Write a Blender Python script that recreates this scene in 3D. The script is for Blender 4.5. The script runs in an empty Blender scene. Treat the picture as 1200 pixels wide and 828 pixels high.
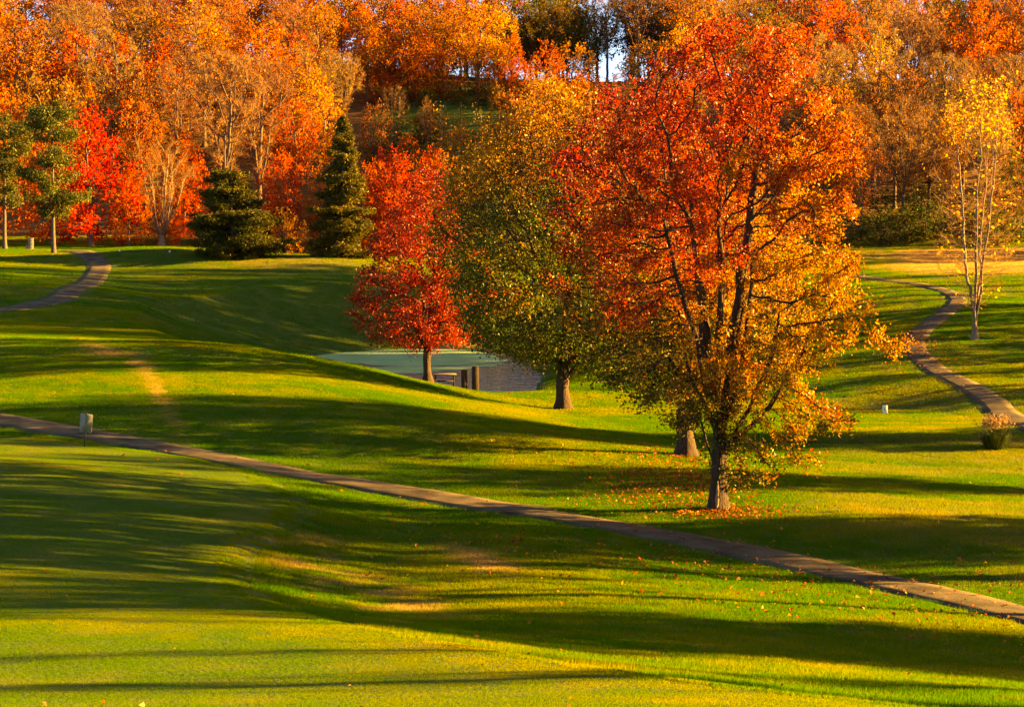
import bpy, math, random
import numpy as np
from mathutils import Vector

# ------------------------------------------------------------------ camera, sky, sun, exposure
scene = bpy.context.scene
C = scene.collection
F = 2333.0                      # focal length in photo pixels (1200 wide)
CAM = (0.0, 0.0, 7.3)
HORIZON = 300.0                 # photo row of the horizon
PITCH = math.atan((414.0 - HORIZON) / F)
cam_d = bpy.data.cameras.new('camera')
cam_d.lens = F / 1200.0 * 36.0
cam_d.sensor_width = 36.0
cam_d.clip_start = 0.5
cam_d.clip_end = 8000.0
cam = bpy.data.objects.new('camera', cam_d)
cam.location = CAM
cam.rotation_euler = (math.pi / 2 - PITCH, 0, 0)
C.objects.link(cam)
scene.camera = cam

SUN_EL, SUN_BACK = math.radians(14.0), math.radians(9.0)
sun_dir = Vector((math.cos(SUN_EL) * math.cos(SUN_BACK), math.cos(SUN_EL) * math.sin(SUN_BACK), math.sin(SUN_EL)))
sun_d = bpy.data.lights.new('sun', 'SUN')
sun_d.energy = 5.0
sun_d.angle = math.radians(0.53)
sun_d.color = (1.0, 0.60, 0.16)
sun = bpy.data.objects.new('sun', sun_d)
sun.rotation_euler = sun_dir.to_track_quat('Z', 'Y').to_euler()
sun.location = (60, 40, 60)
C.objects.link(sun)

world = bpy.data.worlds.new('World')
scene.world = world
world.use_nodes = True
wn = world.node_tree
sky = wn.nodes.new('ShaderNodeTexSky')
sky.sky_type = 'NISHITA'
sky.sun_disc = False
sky.sun_elevation = SUN_EL
sky.sun_rotation = math.atan2(sun_dir.x, sun_dir.y)
sky.dust_density = 0.2
sky.air_density = 0.30
sky.ozone_density = 0.6
bg = wn.nodes['Background']
bg.inputs['Strength'].default_value = 0.05
wn.links.new(sky.outputs['Color'], bg.inputs['Color'])

vs = scene.view_settings
vs.view_transform = 'Standard'
vs.look = 'None'
vs.exposure = 3.45
vs.use_white_balance = True       # photograph is balanced warm
vs.white_balance_temperature = 8600
vs.gamma = 1.0
vs.use_curve_mapping = False
cy = scene.cycles
cy.use_denoising = True
cy.max_bounces = 8
cy.diffuse_bounces = 3
cy.glossy_bounces = 3
cy.transmission_bounces = 4
cy.transparent_max_bounces = 4

rng = np.random.default_rng(7)
random.seed(7)

# ------------------------------------------------------------------ helpers
_cp, _sp = math.cos(PITCH), math.sin(PITCH)

def ray(px, py):
    """slope of the ray through a photo pixel: x and z gained per metre of depth y"""
    a = (px - 600.0) / F
    b = -(py - 414.0) / F
    dy = _cp + b * _sp
    dz = -_sp + b * _cp
    return a / dy, dz / dy

def P(px, py, y):
    rx, rz = ray(px, py)
    return (CAM[0] + rx * y, y, CAM[2] + rz * y)

def project(x, y, z):
    """photo pixel of world points (arrays)"""
    dz = z - CAM[2]
    dep = y * _cp - dz * _sp
    up = y * _sp + dz * _cp
    return 600 + F * x / dep, 414 - F * up / dep

def sstep(a, b, x):
    t = np.clip((x - a) / (b - a), 0, 1)
    return t * t * (3 - 2 * t)

def hash3(ix, iy, iz, s):
    h = (ix * 374761393 + iy * 668265263 + iz * 2147483647 + s * 1274126177) & 0xFFFFFFFF
    h = ((h ^ (h >> 13)) * 1274126177) & 0xFFFFFFFF
    return ((h ^ (h >> 16)) & 0xFFFF) / 65535.0

def noise(p, scale=1.0, seed=0):
    """value noise in 0..1 at points p (n,3)"""
    q = np.asarray(p, float) * scale
    i = np.floor(q).astype(np.int64)
    f = q - i
    f = f * f * (3 - 2 * f)
    r = 0
    for dx in (0, 1):
        for dy in (0, 1):
            for dz in (0, 1):
                w = (f[:, 0] if dx else 1 - f[:, 0]) * (f[:, 1] if dy else 1 - f[:, 1]) * (f[:, 2] if dz else 1 - f[:, 2])
                r = r + w * hash3(i[:, 0] + dx, i[:, 1] + dy, i[:, 2] + dz, seed)
    return r

def make_mesh(name, verts, faces, mats=(), cols=None, smooth=False, mat_idx=None):
    """mesh from arrays: faces is (n,k)"""
    me = bpy.data.meshes.new(name)
    verts = np.asarray(verts, np.float32).reshape(-1, 3)
    faces = np.asarray(faces, np.int32)
    n, k = faces.shape
    me.vertices.add(len(verts))
    me.vertices.foreach_set('co', verts.ravel())
    me.loops.add(n * k)
    me.loops.foreach_set('vertex_index', faces.ravel())
    me.polygons.add(n)
    me.polygons.foreach_set('loop_start', np.arange(0, n * k, k, dtype=np.int32))
    if smooth:
        me.polygons.foreach_set('use_smooth', np.ones(n, bool))
    for m in mats:
        me.materials.append(m)
    if mat_idx is not None:
        me.polygons.foreach_set('material_index', np.asarray(mat_idx, np.int32))
    if cols is not None:
        a = me.attributes.new('Col', 'FLOAT_COLOR', 'POINT')
        c = np.ones((len(verts), 4), np.float32)
        c[:, :3] = cols
        a.data.foreach_set('color', c.ravel())
    me.update(calc_edges=True)
    return me

def obj(name, me, parent=None, loc=None, rot=None, scale=None):
    o = bpy.data.objects.new(name, me)
    C.objects.link(o)
    if parent: o.parent = parent
    if loc is not None: o.location = loc
    if rot is not None: o.rotation_euler = rot
    if scale is not None: o.scale = scale
    return o

def thing(name, label, cat, loc, rotz=0.0, group=None, scale=None):
    o = bpy.data.objects.new(name, None)
    o.empty_display_size = 0.3
    C.objects.link(o)
    o.location = loc
    o.rotation_euler = (0, 0, rotz)
    if scale is not None: o.scale = scale
    tag(o, label, cat, group)
    return o

def tag(o, label=None, cat=None, group=None, kind=None):
    if label: o['label'] = label
    if cat: o['category'] = cat
    if group: o['group'] = group
    if kind: o['kind'] = kind
    return o

class MB:
    """collects boxes, tubes and lathes as triangles"""
    def __init__(s): s.v, s.f, s.n = [], [], 0
    def add(s, v, f):
        v = np.asarray(v, float).reshape(-1, 3)
        s.v.append(v); s.f.append(np.asarray(f, int).reshape(-1, 3) + s.n); s.n += len(v)
    def tube(s, pts, rad, k=6, cap=True, ref=None, wob=None):
        pts = np.asarray(pts, float); n = len(pts)
        rad = np.broadcast_to(np.asarray(rad, float), (n,))
        t = np.gradient(pts, axis=0)
        t /= np.linalg.norm(t, axis=1, keepdims=True) + 1e-9
        if ref is None:
            m = t.mean(0)
            ref = np.eye(3)[np.argmin(np.abs(m))]
        u = np.cross(t, ref); u /= np.linalg.norm(u, axis=1, keepdims=True) + 1e-9
        w = np.cross(t, u)
        a = np.arange(k) * 2 * math.pi / k
        rr = rad[:, None] * (1 if wob is None else wob(n, k, a))
        ring = pts[:, None, :] + rr[..., None] * (np.cos(a)[None, :, None] * u[:, None, :] + np.sin(a)[None, :, None] * w[:, None, :])
        v = ring.reshape(-1, 3)
        i = np.arange(n - 1)[:, None] * k; j = np.arange(k)[None, :]; j2 = (j + 1) % k
        q = np.stack([i + j, i + j2, i + k + j2, i + k + j], -1).reshape(-1, 4)
        f = np.concatenate([q[:, [0, 1, 2]], q[:, [0, 2, 3]]])
        if cap and k > 2:
            e = [(0, x + 1, x) for x in range(1, k - 1)] + [((n - 1) * k, (n - 1) * k + x, (n - 1) * k + x + 1) for x in range(1, k - 1)]
            f = np.concatenate([f, np.array(e)])
        s.add(v, f)
    def box(s, c, size, rotz=0.0, bev=0.0):
        hx, hy, hz = [q / 2 for q in size]
        b = min(bev, hx * .9, hy * .9, hz * .9)
        if b <= 0:
            pts = [(x, y, z) for z in (-hz, hz) for x, y in ((-hx, -hy), (hx, -hy), (hx, hy), (-hx, hy))]
            rings = [pts[:4], pts[4:]]
        else:
            def ringf(i, z):
                return [(-hx + i, -hy, z), (hx - i, -hy, z), (hx, -hy + i, z), (hx, hy - i, z), (hx - i, hy, z), (-hx + i, hy, z), (-hx, hy - i, z), (-hx, -hy + i, z)]
            def shr(r, d):
                return [(x - math.copysign(d, x), y - math.copysign(d, y), z) for x, y, z in r]
            rings = [shr(ringf(b, -hz), b * .7), ringf(b, -hz + b), ringf(b, hz - b), shr(ringf(b, hz), b * .7)]
        k = len(rings[0]); v = np.array(rings).reshape(-1, 3); n = len(rings)
        cz, sz = math.cos(rotz), math.sin(rotz)
        v = np.stack([v[:, 0] * cz - v[:, 1] * sz, v[:, 0] * sz + v[:, 1] * cz, v[:, 2]], 1) + np.array(c)
        f = []
        for r in range(n - 1):
            for x in range(k):
                y = (x + 1) % k
                f += [(r * k + x, r * k + y, r * k + k + y), (r * k + x, r * k + k + y, r * k + k + x)]
        f += [(0, x + 1, x) for x in range(1, k - 1)] + [((n - 1) * k, (n - 1) * k + x, (n - 1) * k + x + 1) for x in range(1, k - 1)]
        s.add(v, f)
    def lathe(s, prof, c=(0, 0, 0), k=12):
        pts = [(c[0], c[1], c[2] + z) for r, z in prof]
        n = len(prof); a = np.arange(k) * 2 * math.pi / k
        v = np.array([[(c[0] + r * math.cos(t), c[1] + r * math.sin(t), c[2] + z) for t in a] for r, z in prof]).reshape(-1, 3)
        f = []
        for r in range(n - 1):
            for x in range(k):
                y = (x + 1) % k
                f += [(r * k + x, r * k + y, r * k + k + y), (r * k + x, r * k + k + y, r * k + k + x)]
        f += [(0, x + 1, x) for x in range(1, k - 1)] + [((n - 1) * k, (n - 1) * k + x, (n - 1) * k + x + 1) for x in range(1, k - 1)]
        s.add(v, f)
    def mesh(s, name, mat, smooth=False):
        return make_mesh(name, np.concatenate(s.v), np.concatenate(s.f), [mat], smooth=smooth)

# ------------------------------------------------------------------ materials
def new_mat(name):
    m = bpy.data.materials.new(name); m.use_nodes = True
    nt = m.node_tree
    for n in list(nt.nodes): nt.nodes.remove(n)
    out = nt.nodes.new('ShaderNodeOutputMaterial')
    return m, nt, out

def N(nt, typ, **kw):
    n = nt.nodes.new(typ)
    for k, v in kw.items():
        if k in n.inputs: n.inputs[k].default_value = v
        else: setattr(n, k, v)
    return n

def plain(name, c1, c2=None, scale=8.0, rough=0.8, bump=0.3, stretch=(1, 1, 1), spec=0.3, bscale=None, metallic=0.0, bdist=0.02):
    """noise-mottled principled surface with bump"""
    m, nt, out = new_mat(name); L = nt.links.new
    tc = N(nt, 'ShaderNodeTexCoord'); mp = N(nt, 'ShaderNodeMapping'); mp.inputs['Scale'].default_value = stretch
    L(tc.outputs['Object'], mp.inputs['Vector'])
    nz = N(nt, 'ShaderNodeTexNoise'); nz.inputs['Scale'].default_value = scale; nz.inputs['Detail'].default_value = 6
    L(mp.outputs['Vector'], nz.inputs['Vector'])
    cr = N(nt, 'ShaderNodeValToRGB')
    cr.color_ramp.elements[0].position = .32; cr.color_ramp.elements[1].position = .68
    cr.color_ramp.elements[0].color = (*c1, 1); cr.color_ramp.elements[1].color = (*(c2 or c1), 1)
    L(nz.outputs['Fac'], cr.inputs['Fac'])
    b = N(nt, 'ShaderNodeBsdfPrincipled'); b.inputs['Roughness'].default_value = rough
    b.inputs['Specular IOR Level'].default_value = spec; b.inputs['Metallic'].default_value = metallic
    L(cr.outputs['Color'], b.inputs['Base Color'])
    n2 = N(nt, 'ShaderNodeTexNoise'); n2.inputs['Scale'].default_value = bscale or scale * 2.5; n2.inputs['Detail'].default_value = 8
    L(mp.outputs['Vector'], n2.inputs['Vector'])
    bp = N(nt, 'ShaderNodeBump'); bp.inputs['Strength'].default_value = bump; bp.inputs['Distance'].default_value = bdist
    L(n2.outputs['Fac'], bp.inputs['Height']); L(bp.outputs['Normal'], b.inputs['Normal'])
    L(b.outputs['BSDF'], out.inputs['Surface'])
    return m

def leaf_mat(name, trans=0.45, hue=0.0, val=0.0, rough=0.5, spec=0.3):
    """colour from the 'Col' attribute, light partly passing through the leaf"""
    m, nt, out = new_mat(name); L = nt.links.new
    at = N(nt, 'ShaderNodeAttribute'); at.attribute_name = 'Col'
    col = at.outputs['Color']
    if hue or val:
        oi = N(nt, 'ShaderNodeObjectInfo')
        h = N(nt, 'ShaderNodeMapRange'); h.inputs['To Min'].default_value = .5 - hue; h.inputs['To Max'].default_value = .5 + hue
        L(oi.outputs['Random'], h.inputs['Value'])
        w = N(nt, 'ShaderNodeMath', operation='MULTIPLY'); w.inputs[1].default_value = 7.31; L(oi.outputs['Random'], w.inputs[0])
        fr = N(nt, 'ShaderNodeMath', operation='FRACT'); L(w.outputs[0], fr.inputs[0])
        v = N(nt, 'ShaderNodeMapRange'); v.inputs['To Min'].default_value = 1 - val; v.inputs['To Max'].default_value = 1 + val
        L(fr.outputs[0], v.inputs['Value'])
        hs = N(nt, 'ShaderNodeHueSaturation')
        L(h.outputs[0], hs.inputs['Hue']); L(v.outputs[0], hs.inputs['Value']); L(col, hs.inputs['Color'])
        col = hs.outputs['Color']
    b = N(nt, 'ShaderNodeBsdfPrincipled'); b.inputs['Roughness'].default_value = rough; b.inputs['Specular IOR Level'].default_value = spec
    L(col, b.inputs['Base Color'])
    t = N(nt, 'ShaderNodeBsdfTranslucent'); L(col, t.inputs['Color'])
    mx = N(nt, 'ShaderNodeMixShader'); mx.inputs['Fac'].default_value = trans
    L(b.outputs['BSDF'], mx.inputs[1]); L(t.outputs['BSDF'], mx.inputs[2]); L(mx.outputs[0], out.inputs['Surface'])
    return m

M = {}
M['bark'] = plain('bark', (0.022, 0.014, 0.008), (0.068, 0.044, 0.025), 5, .9, 1.0, (3, 3, .6), .2, 9, bdist=.05)
M['bark_grey'] = plain('bark_grey', (0.055, 0.04, 0.025), (0.13, 0.098, 0.062), 5, .9, .8, (3, 3, .6), .2, 9, bdist=.04)
M['bark_pale'] = plain('bark_pale', (0.12, 0.092, 0.058), (0.23, 0.18, 0.115), 6, .8, .5, (1, 1, 3), .2, 9)
M['bark_tan'] = plain('bark_tan', (0.16, 0.11, 0.065), (0.30, 0.21, 0.12), 6, .85, .5, (2, 2, .7), .2, 9)
M['bark_far'] = plain('bark_far', (0.06, 0.04, 0.025), (0.14, 0.095, 0.055), 2, .9, .5, (2, 2, .5), .2, 4)
M['leaf'] = leaf_mat('leaf', .42, 0, 0, .45, .25)
M['leaf_far'] = leaf_mat('leaf_far', .45, .018, .22, .6, .1)
M['needle'] = leaf_mat('needle', .2, .01, .15, .6, .2)
M['litter'] = leaf_mat('litter', .2, 0, 0, .6, .2)
M['asphalt'] = plain('asphalt', (0.042, 0.034, 0.020), (0.135, 0.106, 0.060), 1.1, .95, .8, (1, 1, 1), .1, 60)
M['stone'] = plain('stone', (0.14, 0.11, 0.08), (0.28, 0.23, 0.17), 9, .9, .8, (1, 1, 1), .2, 18)
M['wood'] = plain('weathered_wood', (0.20, 0.13, 0.08), (0.34, 0.24, 0.15), 6, .8, .5, (1, 8, 8), .2)
M['dark_wood'] = plain('dark_wood', (0.025, 0.018, 0.012), (0.06, 0.042, 0.026), 6, .9, .6, (3, 3, .8), .2)
M['metal'] = plain('dark_green_metal', (0.02, 0.045, 0.035), (0.035, 0.065, 0.05), 12, .5, .1, (1, 1, 1), .4, metallic=.3)
M['aluminium'] = plain('sign_back_aluminium', (0.17, 0.165, 0.12), (0.24, 0.235, 0.18), 5, .6, .08, (1, 1, 1), .5, metallic=.2)
M['white'] = plain('white_paint', (0.70, 0.72, 0.70), (0.80, 0.82, 0.80), 9, .5, .1)
M['blue_paint'] = plain('blue_paint', (0.10, 0.20, 0.24), (0.13, 0.25, 0.28), 9, .5, .1)
M['bin'] = plain('bin_brown', (0.06, 0.045, 0.03), (0.09, 0.07, 0.05), 9, .7, .3)

# ------------------------------------------------------------------ terrain
CTRL = [
    # putting green in front and the knoll the camera stands on
    (-300, 828, 20), (0, 828, 20.5), (300, 828, 20.5), (600, 828, 20), (1030, 828, 19), (1300, 870, 18),
    (0, 740, 27), (250, 735, 28), (420, 745, 27.5), (600, 772, 25), (820, 800, 22), (-250, 700, 32),
    (0, 650, 36), (200, 690, 33), (0, 600, 42), (160, 610, 42), (0, 545, 52), (100, 524, 58), (290, 560, 54), (-250, 520, 60),
    # hollow right of the green
    (330, 600, 46.5), (330, 680, 37), (450, 640, 43), (450, 715, 34), (600, 620, 46), (560, 660, 41.5), (600, 710, 36.5), (720, 690, 39),
    (800, 740, 33.5), (900, 720, 36.5), (1000, 780, 31), (1030, 730, 36), (1200, 800, 30), (1200, 760, 34), (1400, 800, 32),
    # cart path
    (0, 493, 63), (150, 518, 60), (300, 548, 56.5), (450, 573, 53.5), (600, 597, 51), (720, 618, 49), (840, 640, 47), (1000, 675, 43.5), (1200, 722, 39.5),
    # spur beyond the path
    (840, 598, 52), (600, 560, 57), (400, 510, 63), (1000, 625, 48), (1200, 660, 45), (803, 535, 63), (0, 450, 73), (200, 450, 72), (400, 460, 72), (600, 500, 68),
    (0, 405, 85), (150, 404, 86), (300, 408, 87), (390, 421, 89), (500, 447, 89), (560, 463, 86), (560, 461, 92), (600, 472, 84), (600, 468, 91), (625, 478, 82.5), (628, 474, 89), (700, 489, 80), (780, 510, 72),
    (-300, 395, 90), (-600, 380, 95),
    # right fairway
    (900, 540, 64), (1000, 575, 56), (1100, 600, 52), (1000, 480, 84), (900, 480, 84), (850, 470, 88), (1200, 560, 63), (1165, 526, 68), (1300, 540, 68), (1100, 500, 77),
    # right slope and path
    (1200, 498, 73), (1130, 445, 88), (1065, 410, 100), (1075, 390, 106), (1110, 362, 121), (1130, 350, 127), (1100, 338, 135), (1010, 326, 148),
    (1142, 398, 103), (1200, 430, 96), (1200, 350, 132), (960, 400, 110), (950, 340, 140), (1010, 303, 178), (1150, 308, 166), (1060, 305, 176), (1250, 304, 175),
    (1500, 420, 95), (1500, 300, 150), (1400, 520, 70),
    # beyond the pond
    (660, 470, 88), (700, 430, 106), (800, 400, 120), (800, 350, 150), (640, 415, 130), (560, 400, 148), (460, 402, 140), (370, 405, 130),
    (350, 385, 125), (250, 390, 112), (120, 390, 106), (0, 388, 104), (300, 350, 143), (420, 350, 150), (200, 345, 146),
    (0, 367, 118), (-200, 360, 120), (60, 358, 124), (105, 335, 142), (120, 315, 160), (95, 294, 178), (0, 292, 182), (40, 318, 155),
    (190, 288, 171), (250, 294, 171), (290, 303, 167), (340, 302, 166), (400, 302, 167), (440, 306, 168), (300, 306, 184), (400, 306, 184), (230, 296, 186), (300, 318, 160), (420, 330, 158), (600, 330, 165), (700, 320, 170), (850, 310, 175), (-250, 285, 185),
]
cx = [P(*c) for c in CTRL]
for X in (-110, -60, -30, 0, 30, 60, 110):
    cx += [(X, 198, 8.0 + abs(X) * .02), (X, 214, 11.5), (X, 240, 19.5), (X, 270, 28), (X, 300, 33.5 + (3 if X < 0 else 0)), (X, 335, 35), (X, 400, 33)]
cx += [(0, 0, 5.55), (-12, 0, 5.4), (12, 0, 5.3), (0, 8, 4.7), (-60, 10, 4), (60, 10, 3), (-80, 60, 6), (60, 60, 1.5), (80, 110, 5), (-80, 120, 8), (0, -60, 6), (-100, -60, 6), (100, -60, 5)]
cx = np.array(cx)
_S = 60.0
def _phi(r2):
    return 0.5 * r2 * np.log(r2 + 1e-12)
_A = cx[:, :2] / _S
_d2 = ((_A[:, None] - _A[None]) ** 2).sum(-1)
_n = len(cx)
_K = np.zeros((_n + 3, _n + 3))
_K[:_n, :_n] = _phi(_d2) + np.eye(_n) * 0.0022
_K[:_n, _n] = 1; _K[:_n, _n + 1:] = _A
_K[_n:, :_n] = _K[:_n, _n:].T
_W = np.linalg.solve(_K, np.concatenate([cx[:, 2], [0, 0, 0]]))

WATER = 0.60
def on_plane(px, py, z):
    rx, rz = ray(px, py)
    y = (z - CAM[2]) / rz
    return (rx * y, y)
POND = np.array([on_plane(*q, WATER) for q in [(362, 417.5), (400, 413), (450, 410), (510, 408.5), (565, 410), (600, 416), (624, 427), (636, 441), (628, 462)]] +
                [(-1.2, 94.2), (-4.0, 95.2), (-6.8, 99), (-9.5, 106), (-12.5, 118)])
def poly_sd(poly, x, y):
    """signed distance to a polygon, negative inside"""
    p = np.stack([x, y], -1); d = np.full(x.shape, 1e18); ins = np.zeros(x.shape, bool)
    n = len(poly)
    for i in range(n):
        a, b = poly[i], poly[(i + 1) % n]
        e = b - a; w = p - a
        t = np.clip((w @ e) / (e @ e), 0, 1)
        d = np.minimum(d, ((w - t[..., None] * e) ** 2).sum(-1))
        c = ((a[1] > y) != (b[1] > y)) & (x < (b[0] - a[0]) * (y - a[1]) / (b[1] - a[1] + 1e-12) + a[0])
        ins ^= c
    d = np.sqrt(d)
    return np.where(ins, -d, d)

GREEN = None
def terrain(x, y):
    x = np.asarray(x, float); y = np.asarray(y, float)
    shp = x.shape; x = x.ravel(); y = y.ravel()
    xc = np.clip(x, -130, 130); yc = np.clip(y, -70, 410)
    z = np.empty_like(x)
    for s in range(0, len(x), 20000):
        q = np.stack([xc[s:s + 20000], yc[s:s + 20000]], -1) / _S
        r2 = ((q[:, None] - _A[None]) ** 2).sum(-1)
        z[s:s + 20000] = _phi(r2) @ _W[:_n] + _W[_n] + q @ _W[_n + 1:]
    p = np.stack([x, y, np.zeros_like(x)], -1)
    z += (noise(p, .16, 3) - .5) * .16 + (noise(p, .45, 4) - .5) * .05
    if GREEN is not None:
        ng_ = (y < 75) & (np.abs(x) < 45)
        if ng_.any():
            gs_ = poly_sd(GREEN, x[ng_], y[ng_])
            amt = sstep(75, 50, y[ng_]) * sstep(-9, -5, x[ng_])
            z[ng_] += .10 * sstep(.25, -.25, gs_) - .13 * amt * np.exp(-((gs_ - 2.6) / 1.9) ** 2)
    near = (np.abs(x + 5) < 45) & (y > 70) & (y < 175)
    if near.any():
        sd = poly_sd(POND, x[near], y[near])
        zn = z[near]
        low = WATER + np.where(sd < 0, np.maximum(sd, -3) * .22, .05 + np.minimum(sd, 1.5) * .16)
        high = WATER + .05 + sd * .17 + .012 * np.maximum(sd, 0) ** 2
        zn = np.where(sd < 0, np.minimum(zn, low), np.clip(zn, low, np.maximum(high, low)))
        z[near] = zn
    return z.reshape(shp)

_ys = np.concatenate([np.arange(10, 130, .2), np.arange(130, 345, .5)])
def hit(px, py):
    """where the ray through a photo pixel meets the ground"""
    rx, rz = ray(px, py)
    zt = terrain(rx * _ys, _ys); zr = CAM[2] + rz * _ys
    i = np.argmax(zr < zt)
    if not (zr < zt).any(): i = len(_ys) - 1
    y = _ys[i]
    return (rx * y, y, float(zt[i]))

# green outline (world) from the mowing line seen in the photograph
GREEN_PX = [(-400, 512), (0, 513), (140, 527), (230, 540), (310, 562), (352, 585), (358, 604), (330, 622), (296, 645), (284, 672), (300, 700), (345, 717), (420, 738), (520, 756), (640, 778), (800, 803), (1030, 831), (1080, 860)]
_g = np.array([hit(*q)[:2] for q in GREEN_PX[1:-1]])
GREEN = np.concatenate([[[-40, _g[0][1] + 3]], _g, [[11, 12], [11, 0], [-40, 0]]])


# ------------------------------------------------------------------ paths
PATH_PX = {
    'cart_path': ([(-420, 440), (-290, 454), (-160, 470), (-60, 484), (0, 493), (75, 505), (150, 518), (300, 547), (450, 573), (600, 597), (720, 618), (840, 641), (1000, 676), (1100, 699), (1200, 722), (1330, 756), (1480, 798), (1640, 846)], .80),
    'hillside_path': ([(-420, 376), (-280, 375), (-140, 372), (-60, 369), (0, 364), (40, 358), (75, 347), (100, 334), (113, 322), (116, 312), (110, 303), (98, 296.5), (70, 294.5), (30, 294.5)], .95),
    'winding_path': ([(1480, 690), (1390, 616), (1300, 556), (1240, 520), (1200, 496), (1160, 470), (1120, 446), (1085, 424), (1070, 408), (1074, 395), (1090, 380), (1110, 365), (1122, 353), (1112, 343), (1075, 334), (1010, 325.5), (960, 321)], .62),
}
def smooth_line(p, step=.5):
    p = np.array(p)
    d = np.concatenate([[0], np.cumsum(np.linalg.norm(np.diff(p, axis=0), axis=1))])
    # catmull-rom over arc length
    out = []
    n = len(p)
    for i in range(n - 1):
        p0, p1, p2, p3 = p[max(i - 1, 0)], p[i], p[i + 1], p[min(i + 2, n - 1)]
        k = max(2, int((d[i + 1] - d[i]) / step))
        t = (np.arange(k) / k)[:, None]
        out.append(.5 * ((2 * p1) + (-p0 + p2) * t + (2 * p0 - 5 * p1 + 4 * p2 - p3) * t * t + (-p0 + 3 * p1 - 3 * p2 + p3) * t ** 3))
    return np.concatenate(out + [p[-1:]])
PATHS = {}
for nm, (px, hw) in PATH_PX.items():
    pts = np.array([hit(*q)[:2] for q in px])
    ln = smooth_line(pts)
    for _ in range(6):
        ln[1:-1] = .25 * ln[:-2] + .5 * ln[1:-1] + .25 * ln[2:]
    PATHS[nm] = (ln, hw)

def path_dist(x, y):
    """distance beyond the nearest path edge (negative on a path)"""
    r = np.full(x.shape, 1e9)
    for ln, hw in PATHS.values():
        l2 = ln[::2]
        for s in range(0, len(x), 8000):
            d = np.sqrt(((x[s:s + 8000, None] - l2[None, :, 0]) ** 2 + (y[s:s + 8000, None] - l2[None, :, 1]) ** 2).min(1)) - hw
            r[s:s + 8000] = np.minimum(r[s:s + 8000], d)
    return r

for nm, (ln, hw) in PATHS.items():
    t = np.gradient(ln, axis=0); t /= np.linalg.norm(t, axis=1, keepdims=True)
    nrm = np.stack([-t[:, 1], t[:, 0]], -1)
    n = len(ln)
    across = np.array([-1.0, -.98, -.5, 0, .5, .98, 1.0]); lift = np.array([-.08, .03, .045, .055, .045, .03, -.08])
    p3 = np.stack([ln[:, 0], ln[:, 1], ln[:, 0] * 0], -1)
    wl = hw * (1 + .12 * (noise(p3, 1.1, 11) - .5) + .10 * (noise(p3, 3, 12) - .5))
    wr = hw * (1 + .12 * (noise(p3, 1.1, 13) - .5) + .10 * (noise(p3, 3, 14) - .5))
    ww = np.where(across[None] < 0, wl[:, None], wr[:, None])
    xy = ln[:, None, :] + (across[None] * ww)[..., None] * nrm[:, None, :]
    z = terrain(xy[..., 0], xy[..., 1]) + lift[None]
    v = np.concatenate([xy, z[..., None]], -1).reshape(-1, 3)
    k = 7
    i = np.arange(n - 1)[:, None] * k; j = np.arange(k - 1)[None]
    f = np.stack([i + j, i + j + 1, i + k + j + 1, i + k + j], -1).reshape(-1, 4)
    o = obj(nm, make_mesh(nm, v, f, [M['asphalt']], smooth=True))
    tag(o, {'cart_path': 'narrow grey cart path running beside the putting green and below the big red tree',
            'hillside_path': 'grey path curving up past the pines to the raised tee',
            'winding_path': 'leaf strewn grey path winding up the slope past the pale bare tree'}[nm], 'path', kind='structure')

# ------------------------------------------------------------------ ground sheet
def axis(segs):
    out = []
    for a, b, s in segs: out.append(np.arange(a, b, s))
    return np.concatenate(out + [[segs[-1][1]]])
gx = axis([(-3000, -400, 400), (-400, -130, 45), (-130, -40, 4), (-40, 40, .5), (40, 130, 4), (130, 400, 45), (400, 3000, 400)])
gy = axis([(-600, -60, 90), (-60, 10, 5), (10, 125, .5), (125, 200, .8), (200, 420, 4), (420, 1000, 80), (1000, 4000, 500)])
GX, GY = np.meshgrid(gx, gy)
GZ = terrain(GX, GY)
gv = np.stack([GX, GY, GZ], -1).reshape(-1, 3)
nx, ny = len(gx), len(gy)
ii = np.arange(ny - 1)[:, None] * nx; jj = np.arange(nx - 1)[None]
gf = np.stack([ii + jj, ii + jj + 1, ii + nx + jj + 1, ii + nx + jj], -1).reshape(-1, 4)

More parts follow.
